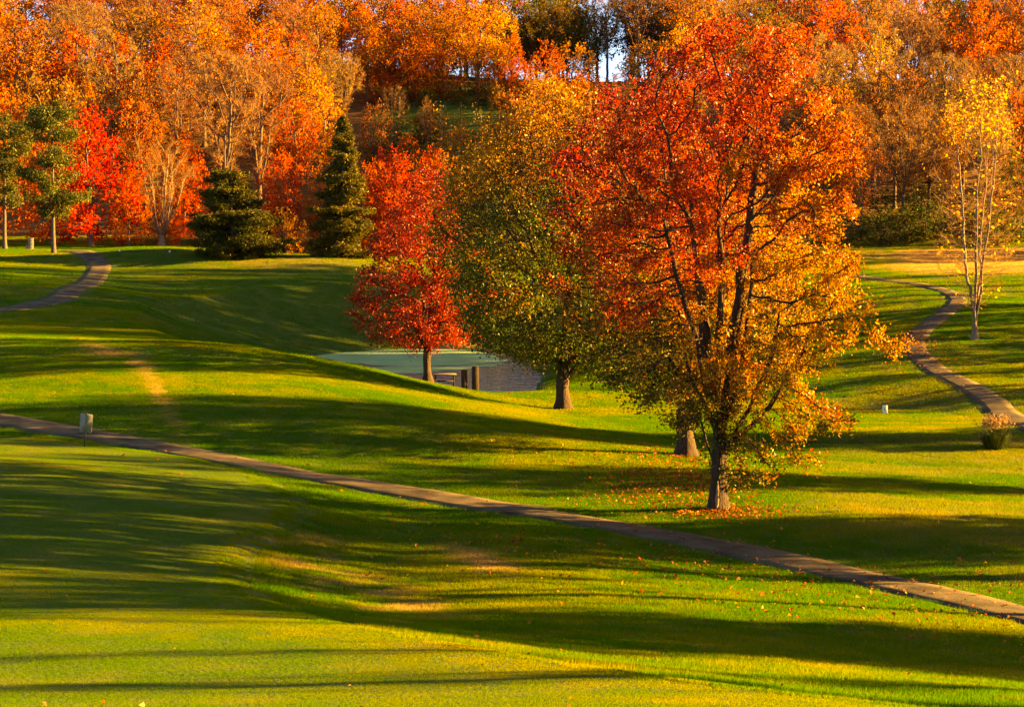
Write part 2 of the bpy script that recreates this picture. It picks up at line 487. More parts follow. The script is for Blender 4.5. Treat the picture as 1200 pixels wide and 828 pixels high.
def zones(x, y, z):
    """0..1: dry turf, woodland floor"""
    px, py = project(x, np.maximum(y, 5), z)
    p = np.stack([x, y, np.zeros_like(x)], -1)
    n1 = noise(p, .5, 21); n2 = noise(p, 1.6, 22); nf = noise(p * np.array([.25, 1.3, 1]), 1, 23)
    def blob(cxp, cyp, rx, ry, ang=0.0):
        c, s = math.cos(ang), math.sin(ang)
        dx, dy = px - cxp, py - cyp
        return np.exp(-(((dx * c + dy * s) / rx) ** 2 + ((-dx * s + dy * c) / ry) ** 2))
    fine = .35 * n1 + .65 * n2
    dry = np.zeros_like(x)
    dry += .95 * blob(560, 655, 42, 11, .3) * sstep(.2, .6, fine)
    dry += .75 * blob(450, 700, 110, 22, .45) * sstep(.42, .66, fine)
    dry += .55 * blob(360, 650, 70, 22, .35) * sstep(.45, .7, fine)
    dry += .8 * blob(140, 418, 48, 7, .35) * sstep(.3, .6, fine) + .8 * blob(185, 460, 40, 5, 1.05)
    right = sstep(880, 1000, px) * sstep(430, 500, py) * (1 - sstep(590, 650, py - (px - 1000) * .25))
    dry += .20 * right * sstep(.3, .7, nf)
    dry += .9 * sstep(1030, 1090, px) * sstep(326, 314, py) * (y < 190) + .5 * sstep(985, 1010, px) * sstep(322, 311, py) * sstep(.3, .6, fine) * (y < 190)
    dry += .40 * blob(340, 308, 85, 9) * sstep(.1, .5, fine)  # mound lip: dormant tan turf, with some of its sunlit gold painted in
    dry += .12 * sstep(.55, .9, n2)
    wood = sstep(186, 196, y + 6 * (noise(p, .12, 25) - .5))
    # clearing on the hillside stays grass
    clear = sstep(425, 445, px) * sstep(620, 600, px) * sstep(95, 105, py) * sstep(205, 195, py) * (y > 200)
    wood = wood * (1 - clear)
    return np.clip(dry, 0, 1), np.clip(wood, 0, 1)
gd, gw = zones(gv[:, 0], gv[:, 1], gv[:, 2])

gm, nt, out = new_mat('ground_turf'); L = nt.links.new
at = N(nt, 'ShaderNodeAttribute'); at.attribute_name = 'Col'
sp = N(nt, 'ShaderNodeSeparateColor'); L(at.outputs['Color'], sp.inputs[0])
geo = N(nt, 'ShaderNodeNewGeometry')
nz = N(nt, 'ShaderNodeTexNoise'); nz.inputs['Scale'].default_value = 9; nz.inputs['Detail'].default_value = 6; L(geo.outputs['Position'], nz.inputs['Vector'])
cr = N(nt, 'ShaderNodeValToRGB'); L(nz.outputs['Fac'], cr.inputs['Fac'])
cr.color_ramp.elements[0].position = .3; cr.color_ramp.elements[1].position = .7
cr.color_ramp.elements[0].color = (.03, .07, .004, 1); cr.color_ramp.elements[1].color = (.075, .11, .008, 1)
m1 = N(nt, 'ShaderNodeMix', data_type='RGBA'); L(sp.outputs[0], m1.inputs[0]); L(cr.outputs['Color'], m1.inputs[6]); m1.inputs[7].default_value = (.30, .19, .06, 1)
n3 = N(nt, 'ShaderNodeTexNoise'); n3.inputs['Scale'].default_value = 2.2; n3.inputs['Detail'].default_value = 8; L(geo.outputs['Position'], n3.inputs['Vector'])
c3 = N(nt, 'ShaderNodeValToRGB'); L(n3.outputs['Fac'], c3.inputs['Fac'])
c3.color_ramp.elements[0].position = .35; c3.color_ramp.elements[1].position = .65
c3.color_ramp.elements[0].color = (.05, .045, .012, 1); c3.color_ramp.elements[1].color = (.20, .085, .02, 1)
m2 = N(nt, 'ShaderNodeMix', data_type='RGBA'); L(sp.outputs[1], m2.inputs[0]); L(m1.outputs[2], m2.inputs[6]); L(c3.outputs['Color'], m2.inputs[7])
b = N(nt, 'ShaderNodeBsdfPrincipled'); b.inputs['Roughness'].default_value = .95; b.inputs['Specular IOR Level'].default_value = .1
L(m2.outputs[2], b.inputs['Base Color'])
bp = N(nt, 'ShaderNodeBump'); bp.inputs['Strength'].default_value = .8; bp.inputs['Distance'].default_value = .06
n4 = N(nt, 'ShaderNodeTexNoise'); n4.inputs['Scale'].default_value = 14; n4.inputs['Detail'].default_value = 8; L(geo.outputs['Position'], n4.inputs['Vector'])
L(n4.outputs['Fac'], bp.inputs['Height']); L(bp.outputs['Normal'], b.inputs['Normal'])
L(b.outputs['BSDF'], out.inputs['Surface'])
go = obj('ground', make_mesh('ground', gv, gf, [gm], cols=np.stack([gd, gw, gd * 0], -1), smooth=True))
tag(go, 'rolling golf course turf rising to a wooded hillside', 'ground', kind='structure')

# ------------------------------------------------------------------ pond
wm, nt, out = new_mat('pond_water'); L = nt.links.new
b = N(nt, 'ShaderNodeBsdfPrincipled'); b.inputs['Base Color'].default_value = (.012, .014, .006, 1); b.inputs['Roughness'].default_value = .10
b.inputs['IOR'].default_value = 1.75; b.inputs['Specular IOR Level'].default_value = .5
geo = N(nt, 'ShaderNodeNewGeometry')
mp = N(nt, 'ShaderNodeMapping'); mp.inputs['Scale'].default_value = (.55, .5, 1); L(geo.outputs['Position'], mp.inputs['Vector'])
nz = N(nt, 'ShaderNodeTexNoise'); nz.inputs['Scale'].default_value = 2.6; nz.inputs['Detail'].default_value = 4; L(mp.outputs['Vector'], nz.inputs['Vector'])
bp = N(nt, 'ShaderNodeBump'); bp.inputs['Strength'].default_value = 1.0; bp.inputs['Distance'].default_value = .20
L(nz.outputs['Fac'], bp.inputs['Height']); L(bp.outputs['Normal'], b.inputs['Normal']); L(b.outputs['BSDF'], out.inputs['Surface'])
pc = POND.mean(0)
pp = pc + (POND - pc) * 1.0
pd = smooth_line(np.concatenate([pp, pp[:1]]), 1.0)[:-1]
dr = (pd - pc); pd = pd + dr / np.linalg.norm(dr, axis=1, keepdims=True) * 1.2
v = np.concatenate([[[pc[0], pc[1], WATER]], np.c_[pd, np.full(len(pd), WATER)]])
f = [(0, i + 1, (i + 1) % len(pd) + 1) for i in range(len(pd))]
po = obj('pond', make_mesh('pond', v, f, [wm]))
tag(po, 'small rippled pond glinting in low sun between the two trees', 'pond', kind='structure')
M['algae'] = plain('algae_film', (0.24, 0.36, 0.11), (0.36, 0.47, 0.19), .35, .9, .1, (1, .35, 1), .1)
ALG = [[(358, 418), (400, 412), (450, 409), (510, 407.5), (548, 409), (570, 414.5), (596, 421), (582, 425), (520, 428.5), (470, 429.5), (410, 425)],
       [(425, 430.5), (480, 430), (530, 429), (560, 427.2), (590, 426), (560, 431), (520, 434), (478, 437), (440, 435)]]
vv, ff, n0 = [], [], 0
for poly in ALG:
    w = np.array([on_plane(*q, WATER) for q in poly]); w = smooth_line(np.concatenate([w, w[:1]]), .4)[:-1]
    w3 = np.c_[w, np.zeros(len(w))]
    w = w + np.stack([noise(w3, .5, 31) - .5, (noise(w3, .6, 32) - .5) * 2.5], -1) * .9
    c = w.mean(0)
    vv += [(c[0], c[1], WATER + .006)] + [(a, b_, WATER + .006) for a, b_ in w]
    ff += [(n0, n0 + i + 1, n0 + (i + 1) % len(w) + 1) for i in range(len(w))]
    n0 += len(w) + 1
ao = obj('pond_algae', make_mesh('pond_algae', vv, ff, [M['algae']]))
tag(ao, 'pale green algae film floating over the far part of the pond', 'algae', kind='stuff')

# ------------------------------------------------------------------ turf blades (instanced tufts)
def grass_mat(name, green, green2, straw, trans):
    m, nt, out = new_mat(name); L = nt.links.new
    a1 = N(nt, 'ShaderNodeAttribute'); a1.attribute_type = 'INSTANCER'; a1.attribute_name = 'dry'
    a2 = N(nt, 'ShaderNodeAttribute'); a2.attribute_type = 'INSTANCER'; a2.attribute_name = 'shade'
    c = N(nt, 'ShaderNodeAttribute'); c.attribute_name = 'Col'
    m0 = N(nt, 'ShaderNodeMix', data_type='RGBA'); L(a2.outputs['Fac'], m0.inputs[0]); m0.inputs[6].default_value = (*green, 1); m0.inputs[7].default_value = (*green2, 1)
    m1 = N(nt, 'ShaderNodeMix', data_type='RGBA'); L(a1.outputs['Fac'], m1.inputs[0]); L(m0.outputs[2], m1.inputs[6]); m1.inputs[7].default_value = (*straw, 1)
    m2 = N(nt, 'ShaderNodeMix', data_type='RGBA', blend_type='MULTIPLY'); m2.inputs[0].default_value = 1.0
    L(m1.outputs[2], m2.inputs[6]); L(c.outputs['Color'], m2.inputs[7])
    d = N(nt, 'ShaderNodeBsdfDiffuse'); L(m2.outputs[2], d.inputs['Color'])
    t = N(nt, 'ShaderNodeBsdfTranslucent'); L(m2.outputs[2], t.inputs['Color'])
    mx = N(nt, 'ShaderNodeMixShader'); mx.inputs[0].default_value = trans
    L(d.outputs[0], mx.inputs[1]); L(t.outputs[0], mx.inputs[2]); L(mx.outputs[0], out.inputs['Surface'])
    return m
M['rough'] = grass_mat('rough_grass', (0.058, 0.160, 0.000), (0.225, 0.215, 0.001), (0.46, 0.28, 0.07), .5)
M['green'] = grass_mat('putting_grass', (0.078, 0.170, 0.000), (0.25, 0.22, 0.001), (0.42, 0.28, 0.05), .5)

def tuft_mesh(name, n, rad, h, w, lean, mat, seed):
    r = np.random.default_rng(seed)
    a = r.uniform(0, 6.283, n); q = rad * np.sqrt(r.uniform(0, 1, n))
    base = np.stack([q * np.cos(a), q * np.sin(a), np.full(n, -.015)], -1)
    yaw = r.uniform(0, 6.283, n); ld = r.uniform(0, 6.283, n); ln = np.abs(r.normal(0, lean, n))
    hh = h * r.uniform(.55, 1.15, n)
    tip = base + np.stack([np.cos(ld) * np.sin(ln) * hh, np.sin(ld) * np.sin(ln) * hh, np.cos(ln) * hh + .015], -1)
    side = np.stack([np.cos(yaw), np.sin(yaw), np.zeros(n)], -1) * (w * r.uniform(.6, 1.2, n))[:, None] / 2
    v = np.stack([base - side, base + side, tip], 1).reshape(-1, 3)
    f = np.arange(3 * n).reshape(-1, 3)
    t = r.uniform(.72, 1.25, n)
    c = np.repeat(np.stack([t * r.uniform(.85, 1.25, n), t, t], -1), 3, 0)
    return bpy.data.objects.new(name, make_mesh(name, v, f, [mat], cols=c))

def scatter(zone_y, spacing):
    y0, y1 = zone_y
    ys = np.arange(y0, y1, spacing); xw = y1 * .262 + 5
    xs = np.arange(-xw, xw, spacing)
    X, Y = np.meshgrid(xs, ys); X = X.ravel(); Y = Y.ravel()
    X = X + rng.uniform(-.5, .5, len(X)) * spacing; Y = Y + rng.uniform(-.5, .5, len(X)) * spacing
    k = np.abs(X) < Y * .262 + 5
    return X[k], Y[k]

def align_euler(nrm, th):
    z = nrm / np.linalg.norm(nrm, axis=1, keepdims=True)
    x = np.stack([np.cos(th), np.sin(th), np.zeros_like(th)], -1)
    x -= (x * z).sum(1, keepdims=True) * z; x /= np.linalg.norm(x, axis=1, keepdims=True)
    y = np.cross(z, x)
    R = np.stack([x, y, z], -1)
    return np.stack([np.arctan2(R[:, 2, 1], R[:, 2, 2]), -np.arcsin(np.clip(R[:, 2, 0], -1, 1)), np.arctan2(R[:, 1, 0], R[:, 0, 0])], -1)

def grass_layer(name, label, X, Y, scl, tuft, hscale=None):
    Z = terrain(X, Y); e = .3
    nrm = np.stack([-(terrain(X + e, Y) - terrain(X - e, Y)) / (2 * e), -(terrain(X, Y + e) - terrain(X, Y - e)) / (2 * e), np.ones_like(X)], -1)
    rot = align_euler(nrm, rng.uniform(0, 6.283, len(X)))
    dry, _ = zones(X, Y, Z)
    p = np.stack([X, Y, np.zeros_like(X)], -1)
    shade = np.clip(.2 + 1.0 * (noise(p, .22, 41) - .5) + .7 * (noise(p, 1.1, 42) - .5) + .5 * (rng.uniform(0, 1, len(X)) - .5), 0, 1)
    me = bpy.data.meshes.new(name); me.vertices.add(len(X))
    me.vertices.foreach_set('co', np.stack([X, Y, Z], -1).astype(np.float32).ravel())
    for an, ty, arr, key in (('rot', 'FLOAT_VECTOR', rot, 'vector'), ('scl', 'FLOAT_VECTOR', scl, 'vector'), ('dry', 'FLOAT', dry, 'value'), ('shade', 'FLOAT', shade, 'value')):
        a = me.attributes.new(an, ty, 'POINT'); a.data.foreach_set(key, np.asarray(arr, np.float32).ravel())
    o = obj(name, me)
    tag(o, label, 'grass', kind='stuff')
    ng = bpy.data.node_groups.new(name, 'GeometryNodeTree')
    ng.interface.new_socket('Geometry', in_out='INPUT', socket_type='NodeSocketGeometry')
    ng.interface.new_socket('Geometry', in_out='OUTPUT', socket_type='NodeSocketGeometry')
    gi = ng.nodes.new('NodeGroupInput'); gout = ng.nodes.new('NodeGroupOutput')
    m2p = ng.nodes.new('GeometryNodeMeshToPoints'); iop = ng.nodes.new('GeometryNodeInstanceOnPoints')
    oi = ng.nodes.new('GeometryNodeObjectInfo'); oi.inputs['Object'].default_value = tuft; oi.inputs['As Instance'].default_value = True
    ra = ng.nodes.new('GeometryNodeInputNamedAttribute'); ra.data_type = 'FLOAT_VECTOR'; ra.inputs['Name'].default_value = 'rot'
    sa = ng.nodes.new('GeometryNodeInputNamedAttribute'); sa.data_type = 'FLOAT_VECTOR'; sa.inputs['Name'].default_value = 'scl'
    l = ng.links.new
    l(gi.outputs[0], m2p.inputs['Mesh']); l(m2p.outputs['Points'], iop.inputs['Points']); l(oi.outputs['Geometry'], iop.inputs['Instance'])
    e2r = ng.nodes.new('FunctionNodeEulerToRotation'); l(ra.outputs['Attribute'], e2r.inputs[0]); l(e2r.outputs[0], iop.inputs['Rotation'])
    l(sa.outputs['Attribute'], iop.inputs['Scale']); l(iop.outputs['Instances'], gout.inputs[0])
    md = o.modifiers.new('tufts', 'NODES'); md.node_group = ng
    return o

tuft_r = tuft_mesh('rough_tuft', 190, .30, .060, .011, .55, M['rough'], 1)
tuft_g = tuft_mesh('green_tuft', 420, .30, .016, .010, .5, M['green'], 2)
RX, RY, RS, GXp, GYp, GS = [], [], [], [], [], []
for (y0, y1, s, k) in ((15, 45, .30, 1.0), (45, 80, .36, 1.15), (80, 120, .55, 1.6), (120, 200, .85, 2.3)):
    X, Y = scatter((y0, y1), s)
    gsd = poly_sd(GREEN, X, Y)
    pdn = path_dist(X, Y)
    psd = poly_sd(POND, X, Y)
    ok = (pdn > .02 + .10 * k + rng.normal(0, .07, len(X))) & (psd > .5)
    r = ok & (gsd > .14); g = ok & (gsd < -.14)
    hz = .9 if k < 1.3 else .75
    vr = rng.uniform(.8, 1.2, len(X)) * np.where((gsd > 0) & (gsd < .7), 1.7, 1.0)
    RX.append(X[r]); RY.append(Y[r]); RS.append(np.stack([np.full(r.sum(), k), np.full(r.sum(), k), (k ** .55) * vr[r]], -1))
    GXp.append(X[g]); GYp.append(Y[g]); GS.append(np.stack([np.full(g.sum(), k), np.full(g.sum(), k), vr[g]], -1))
grass_layer('fairway_grass', 'mown fairway and rough grass covering the rolling slopes', np.concatenate(RX), np.concatenate(RY), np.concatenate(RS), tuft_r)
grass_layer('putting_green_grass', 'smooth closely mown grass of the putting green', np.concatenate(GXp), np.concatenate(GYp), np.concatenate(GS), tuft_g)

# ------------------------------------------------------------------ tree builder
def grow(att, nodes, par, step, kill, infl, iters=90, up=.12, seed=0):
    """space colonisation: grow the skeleton (nodes, par) into the attraction points"""
    r = np.random.default_rng(seed)
    P_ = list(map(np.array, nodes)); par = list(par)
    alive = np.ones(len(att), bool)
    arr = np.array(P_)
    d = np.linalg.norm(att[:, None] - arr[None], axis=2)
    bi = d.argmin(1); bd = d.min(1)
    for it in range(iters):
        lim = infl if it > 4 else 1e9
        sel = alive & (bd < lim)
        if not sel.any():
            break
        vec = att[sel] - np.array(P_)[bi[sel]]
        vec /= np.linalg.norm(vec, axis=1, keepdims=True) + 1e-9
        uq, inv = np.unique(bi[sel], return_inverse=True)
        sm = np.zeros((len(uq), 3)); np.add.at(sm, inv, vec)
        sm /= np.linalg.norm(sm, axis=1, keepdims=True) + 1e-9
        sm += r.normal(0, .16, sm.shape); sm[:, 2] += up
        sm /= np.linalg.norm(sm, axis=1, keepdims=True) + 1e-9
        new = np.array(P_)[uq] + sm * step
        base = len(P_)
        P_ += list(new); par += list(uq)
        dn = np.linalg.norm(att[:, None] - new[None], axis=2)
        mi = dn.argmin(1); mv = dn[np.arange(len(att)), mi]
        better = mv < bd
        bd = np.where(better, mv, bd); bi = np.where(better, mi + base, bi)
        alive &= bd > kill
        if len(P_) > 9000: break
    return np.array(P_), np.array(par)

def skeleton_mesh(name, pts, par, r0, mat, tip=.006, expo=2.3, flare=.55, twig_k=3, rmin_draw=0.0):
    n = len(pts)
    acc = np.zeros(n); kids = [[] for _ in range(n)]
    for i in range(n - 1, 0, -1):
        if acc[i] == 0: acc[i] = 1.0
        acc[par[i]] += acc[i]
        kids[par[i]].append(i)
    rad = acc ** (1 / expo)
    rad = rad / rad[0] * r0
    rad = np.maximum(rad, tip)
    mb = MB(); stack = [(0, None)]
    rr = np.random.default_rng(5)
    while stack:
        s, p0 = stack.pop()
        ch = [s]; c = s
        while kids[c]:
            ks = sorted(kids[c], key=lambda q: -acc[q])
            for q in ks[1:]: stack.append((q, c))
            c = ks[0]; ch.append(c)
        idx = ([p0] if p0 is not None else []) + ch
        if len(idx) < 2: continue
        pr = rad[idx].copy()
        if p0 is not None: pr[0] = min(pr[0], pr[1] * 1.25)
        pp_ = pts[idx]
        if pr.max() < rmin_draw: continue
        if p0 is None:
            hgt = pp_[:, 2]
            pr = pr * (1 + flare * np.exp(-hgt / (r0 * 1.6)))
        k = 12 if pr[0] > r0 * .5 else (7 if pr[0] > r0 * .22 else (4 if pr[0] > .03 else twig_k))
        ph = rr.uniform(0, 6)
        wob = (lambda nn, kk, a: 1 + .10 * np.sin(3 * a + ph)[None] * np.ones((nn, 1)) + .05 * rr.normal(0, 1, (nn, kk))) if k > 7 else None
        mb.tube(pp_, pr, k, cap=False, ref=None, wob=wob)
    return mb.mesh(name, mat, smooth=True), rad

def leaf_mesh(name, pos, nrm, size, cols, mat, aspect=.75, fold=.25, seed=0):
    r = np.random.default_rng(seed)
    n = len(pos)
    nrm = nrm / (np.linalg.norm(nrm, axis=1, keepdims=True) + 1e-9)
    t = r.normal(0, 1, (n, 3)); t[:, 2] -= .5
    t -= (t * nrm).sum(1, keepdims=True) * nrm; t /= np.linalg.norm(t, axis=1, keepdims=True) + 1e-9
    s = np.cross(nrm, t)
    L_ = (size * np.exp(r.normal(0, .32, n)).clip(.45, 1.9))[:, None]
    W_ = L_ * aspect / 2
    b = pos - t * L_ * .5
    tip = pos + t * L_ * .5 - nrm * L_ * .12
    l = pos - t * L_ * .06 + s * W_ + nrm * L_ * fold * .5
    q = pos - t * L_ * .06 - s * W_ + nrm * L_ * fold * .5
    v = np.stack([b, l, tip, q], 1).reshape(-1, 3)
    k = np.arange(n)[:, None] * 4
    f = np.concatenate([k + np.array([[0, 2, 1]]), k + np.array([[0, 3, 2]])])
    return make_mesh(name, v, f, [mat], cols=np.repeat(cols, 4, 0))

def twig_mesh_part(mb_pos, dirs, length, width, seed):
    r = np.random.default_rng(seed); n = len(mb_pos)
    d = dirs / (np.linalg.norm(dirs, axis=1, keepdims=True) + 1e-9)
    s = np.cross(d, r.normal(0, 1, (n, 3))); s /= np.linalg.norm(s, axis=1, keepdims=True) + 1e-9
    L_ = (length * r.uniform(.5, 1.3, n))[:, None]
    v = np.stack([mb_pos - s * width / 2, mb_pos + s * width / 2, mb_pos + d * L_], 1).reshape(-1, 3)
    return v, np.arange(3 * n).reshape(-1, 3)

def crown_points(n, prof, H, zb, seed, off=(0, 0), clump=.0, hollow=.0, cs=.45, squash=1.0):
    """points in a crown whose radius against relative height is prof = [(t, r)], noisy outline and gaps"""
    r = np.random.default_rng(seed)
    ts = np.array([p[0] for p in prof]); rs = np.array([p[1] for p in prof])
    out = []; m = 0
    R = rs.max()
    while m < n:
        k = n * 4
        z = r.uniform(zb, H, k); a = r.uniform(0, 6.283, k); q = np.sqrt(r.uniform(0, 1, k)) * R * 1.25
        x, y = q * np.cos(a), q * np.sin(a) * squash
        t = (z - zb) / (H - zb)
        lim = np.interp(t, ts, rs)
        dirn = np.stack([np.cos(a) * 1.6, np.sin(a) * 1.6, z * .45], -1)
        lim = lim * (.78 + .5 * noise(dirn, 1.2, seed + 1))
        ok = (q < lim) & (q > lim * hollow * r.uniform(0, 1, k))
        if clump: ok &= noise(np.stack([x, y, z], -1), cs, seed + 2) > clump
        p = np.stack([x + off[0] * t, y + off[1] * t, z], -1)[ok]
        out.append(p); m += len(p)
    return np.concatenate(out)[:n]

def trunk_nodes(h0, leaders, seed, lean=(0, 0), step=.35, bend=.05):
    """trunk to height h0 and then leaders: list of (start height, azimuth, angle from vertical, length)"""
    r = np.random.default_rng(seed)
    k = max(3, int(h0 / step))
    nodes = [np.array([0, 0, -.25])]; par = [-1]
    for i in range(1, k + 1):
        z = h0 * i / k
        nodes.append(np.array([lean[0] * z + r.normal(0, bend * .3), lean[1] * z + r.normal(0, bend * .3), z])); par.append(i - 1)
    tr = k + 1
    for (hs, az, ang, ln) in leaders:
        j = int(np.argmin([abs(q[2] - hs) for q in nodes[:tr]]))
        p = nodes[j].copy(); pi = j; a = ang
        for s in range(int(ln / step)):
            d = np.array([math.cos(az) * math.sin(a), math.sin(az) * math.sin(a), math.cos(a)])
            p = p + (d + r.normal(0, .09, 3)) * step
            nodes.append(p.copy()); par.append(pi); pi = len(nodes) - 1
            a = max(a - .045 * (ang > .25), .10) if ang < 1.0 else a - .01
            az += r.normal(0, .06)
    return nodes, par

def foliage(pts, par, rad, thr, per, sigma, seed, droop=.1):
    r = np.random.default_rng(seed)
    idx = np.where((rad < max(thr, 1.7 * rad.min())) & (np.arange(len(pts)) > 5))[0]
    src = np.repeat(idx, per)
    t = r.uniform(0, 1, len(src))[:, None]
    pos = pts[src] * t + pts[par[src]] * (1 - t) + r.normal(0, sigma, (len(src), 3))
    pos[:, 2] -= np.abs(r.normal(0, droop, len(src)))
    nrm = r.normal(0, 1, (len(src), 3)); nrm[:, 2] += .35
    return pos, nrm

def palette(p, weights_fn, cols, seed, jitter=.22):
    """per-leaf colours: weights_fn(p) -> (n,k) weights, one palette colour chosen per leaf"""
    r = np.random.default_rng(seed)
    w = np.maximum(weights_fn(p), 1e-4); w = w / w.sum(1, keepdims=True)
    c = np.array(cols)
    k = (r.uniform(0, 1, len(p))[:, None] > np.cumsum(w, 1)).sum(1).clip(0, len(cols) - 1)
    base = .55 * c[k] + .45 * (w @ c)
    return base * r.uniform(1 - jitter, 1 + jitter, (len(p), 1)) * r.uniform(.92, 1.08, (len(p), 3))

# leaf colours
RED, CRIM, ORNG, GOLD, YEL = (.36, .020, .003), (.20, .010, .004), (.40, .092, .003), (.43, .185, .004), (.48, .285, .008)
OLIVE, GREEN_L, DKGRN, RUST, TAN, BROWN = (.110, .100, .005), (.042, .082, .004), (.028, .055, .006), (.28, .085, .010), (.33, .18, .045), (.14, .07, .016)

def on_ground(px, y):
    x = ray(px, 400)[0] * y
    return (x, y, float(terrain(np.array([x]), np.array([y]))[0]) - .03)

def place_tree(name, label, base, tm, cm, rotz=0, group=None, scale=None, cat='tree', extra=None):
    t = thing(name, label, cat, base, rotz, group, scale)
    obj('trunk', tm, t)
    if cm is not None: obj('crown', cm, t)
    return t

# ---- the big tree in front: red top, orange middle, yellow and green below
def big_tree():
    b = hit(841, 598); H = 12.95; zb = 1.7
    prof = [(0, .5), (.06, 1.8), (.15, 2.5), (.3, 3.4), (.45, 3.75), (.6, 3.5), (.74, 3.3), (.86, 2.7), (.94, 1.95), (1, .8)]
    att = crown_points(2300, prof, H, zb, 101, off=(.45, 0), clump=.30, hollow=.5, cs=.7)
    extra = np.random.default_rng(3).normal(0, 1, (60, 3)) * np.array([.55, .5, .3]) + np.array([.95, -.3, 1.35])
    ex2 = np.random.default_rng(4).normal(0, 1, (60, 3)) * np.array([.5, .6, .28]) + np.array([2.6, .1, 2.35])
    ex3 = np.random.default_rng(8).normal(0, 1, (22, 3)) * np.array([.75, .4, .22]) + np.array([3.3, -.2, 4.5])
    att = np.concatenate([att, extra, ex2, ex3])
    leaders = [(.95, 2.7, .42, 2.2), (1.5, 0.1, .10, 7.5), (1.5, 1.4, .30, 6.0), (1.6, -1.3, .26, 6.0), (1.7, 3.3, .25, 6.5), (1.8, .35, .42, 5.0), (1.9, -.6, .36, 5.0),
               (1.5, .05, .85, 4.0), (1.8, 2.2, .2, 6.5), (1.7, -2.2, .22, 6.5), (1.9, 4.4, .3, 6.0), (2.0, 3.0, .55, 3.5), (1.7, -.2, .62, 4.2)]
    nodes, par = trunk_nodes(1.9, leaders, 11, lean=(.02, 0))
    pts, par = grow(att, nodes, par, .24, .36, 1.6, 80, .10, 12)
    tm, rad = skeleton_mesh('big_tree_trunk', pts, par, .215, M['bark'], tip=.006, expo=2.35, flare=.4)
    pos, nrm = foliage(pts, par, rad, .02, 48, .12, 13)
    keep = (noise(pos, 1.1, 17) * .6 + noise(pos, 3.2, 16) * .4) > .41 - .10 * sstep(5, 10, pos[:, 2])
    pos, nrm = pos[keep], nrm[keep]
    def w(p):
        t = (p[:, 2] - 1) / (H - 1); x = p[:, 0] / 3.6
        n1 = noise(p, .55, 18) - .5; n2 = noise(p, 1.5, 19) - .5
        s = t + .5 * n1 + .25 * n2
        red = 1.25 * sstep(.42, .72, s - .30 * x + .06) * (1 - .6 * sstep(.1, .7, x)) + .5 * sstep(.22, .42, n1 + .3 * n2)
        org = np.exp(-((s - .72) / .26) ** 2) + .30 + .5 * sstep(.1, .9, x) * sstep(.5, .8, s)
        gol = np.exp(-((s - .42) / .2) ** 2) * .9 + .75 * sstep(-.2, .7, x) * sstep(.15, .4, t)
        yel = .5 * sstep(.0, .8, x) * sstep(.9, .4, t) + .3 * np.exp(-((s - .3) / .2) ** 2)
        olv = 1.0 * sstep(.42, .05, s) + .25 * sstep(0, -.8, x) * sstep(.8, .4, t)
        grn = 1.5 * sstep(.25, .0, s) + .3 * sstep(.1, -.7, x) * sstep(.55, .2, t)
        return np.stack([red * 2.3, org, gol * .9, yel, olv, grn], -1)
    cols = palette(pos, w, [RED, ORNG, GOLD, YEL, OLIVE, GREEN_L], 20)
    cm = leaf_mesh('big_tree_crown', pos, nrm, .079, cols, M['leaf'], .62, .3, 21)
    print('big tree', len(pts), len(pos))
    t = place_tree('autumn_tree', 'large red and golden tree beside the cart path, scar at its trunk base', b, tm, cm, 0, None)
    # pale scar on the bark, facing the green
    r = np.random.default_rng(2); v, f = [], []
    zs = np.linspace(.06, .78, 9); half = np.array([.06, .16, .20, .22, .16, .18, .12, .10, .03])
    for k_, z_ in enumerate(zs):
        rr_ = .215 * (1 + .4 * math.exp(-z_ / .34)) * 1.10 + .012
        for a_ in np.linspace(-1, 1, 5):
            an = -1.75 + half[k_] * a_ + r.normal(0, .03); q_ = rr_ - (.02 if abs(a_) == 1 else 0)
            v.append((q_ * math.cos(an) + .02 * z_, q_ * math.sin(an), z_ + r.normal(0, .012)))
    for k_ in range(8):
        for m_ in range(4):
            a_ = k_ * 5 + m_; f.append((a_, a_ + 1, a_ + 6, a_ + 5))
    o = obj('bark_scar', make_mesh('bark_scar', v, f, [M['bark_tan']], smooth=True), t)
    o['label'] = 'pale bare wood scar low on the trunk'
    return t
big_tree()

def round_tree(name, label, base, H, zb, prof, r0, natt, leaders, fork, seed, wfn, cols, leaf, per, sigma, clump=.3, bark='bark', step=.3, kill=.45, lmat='leaf', thr=.022, gaps=.2, hollow=.5, off=(0, 0), squash=1.0, proto=False, tip=.006, expo=2.25, cs=.6, rmin=0):
    att = crown_points(natt, prof, H, zb, seed, off=off, clump=clump, hollow=hollow, cs=cs, squash=squash)
    nodes, par = trunk_nodes(fork, leaders, seed + 1, step=step * 1.2)
    pts, par = grow(att, nodes, par, step, kill, kill * 4.5, 70, .10, seed + 2)
    tm, rad = skeleton_mesh(name + '_trunk', pts, par, r0, M[bark], tip=tip, expo=expo, rmin_draw=rmin)
    pos, nrm = foliage(pts, par, rad, thr, per, sigma, seed + 3)
    keep = (noise(pos, .9, seed + 4) * .65 + noise(pos, 2.6, seed + 7) * .35) > gaps + .10
    pos, nrm = pos[keep], nrm[keep]
    cc = palette(pos, wfn, cols, seed + 5)
    cm = leaf_mesh(name + '_crown', pos, nrm, leaf, cc, M[lmat], .7, .3, seed + 6)
    print(name, len(pts), len(pos))
    if proto: return tm, cm
    return place_tree(name, label, base, tm, cm)

def leaders_of(n, h0, h1, ang, ln, seed):
    r = np.random.default_rng(seed)
    return [(r.uniform(h0, h1), i * 2.4 + r.uniform(-.4, .4), ang * r.uniform(.5, 1.3), ln * r.uniform(.7, 1.1)) for i in range(n)] + [(h1, 0, .05, ln * 1.2)]

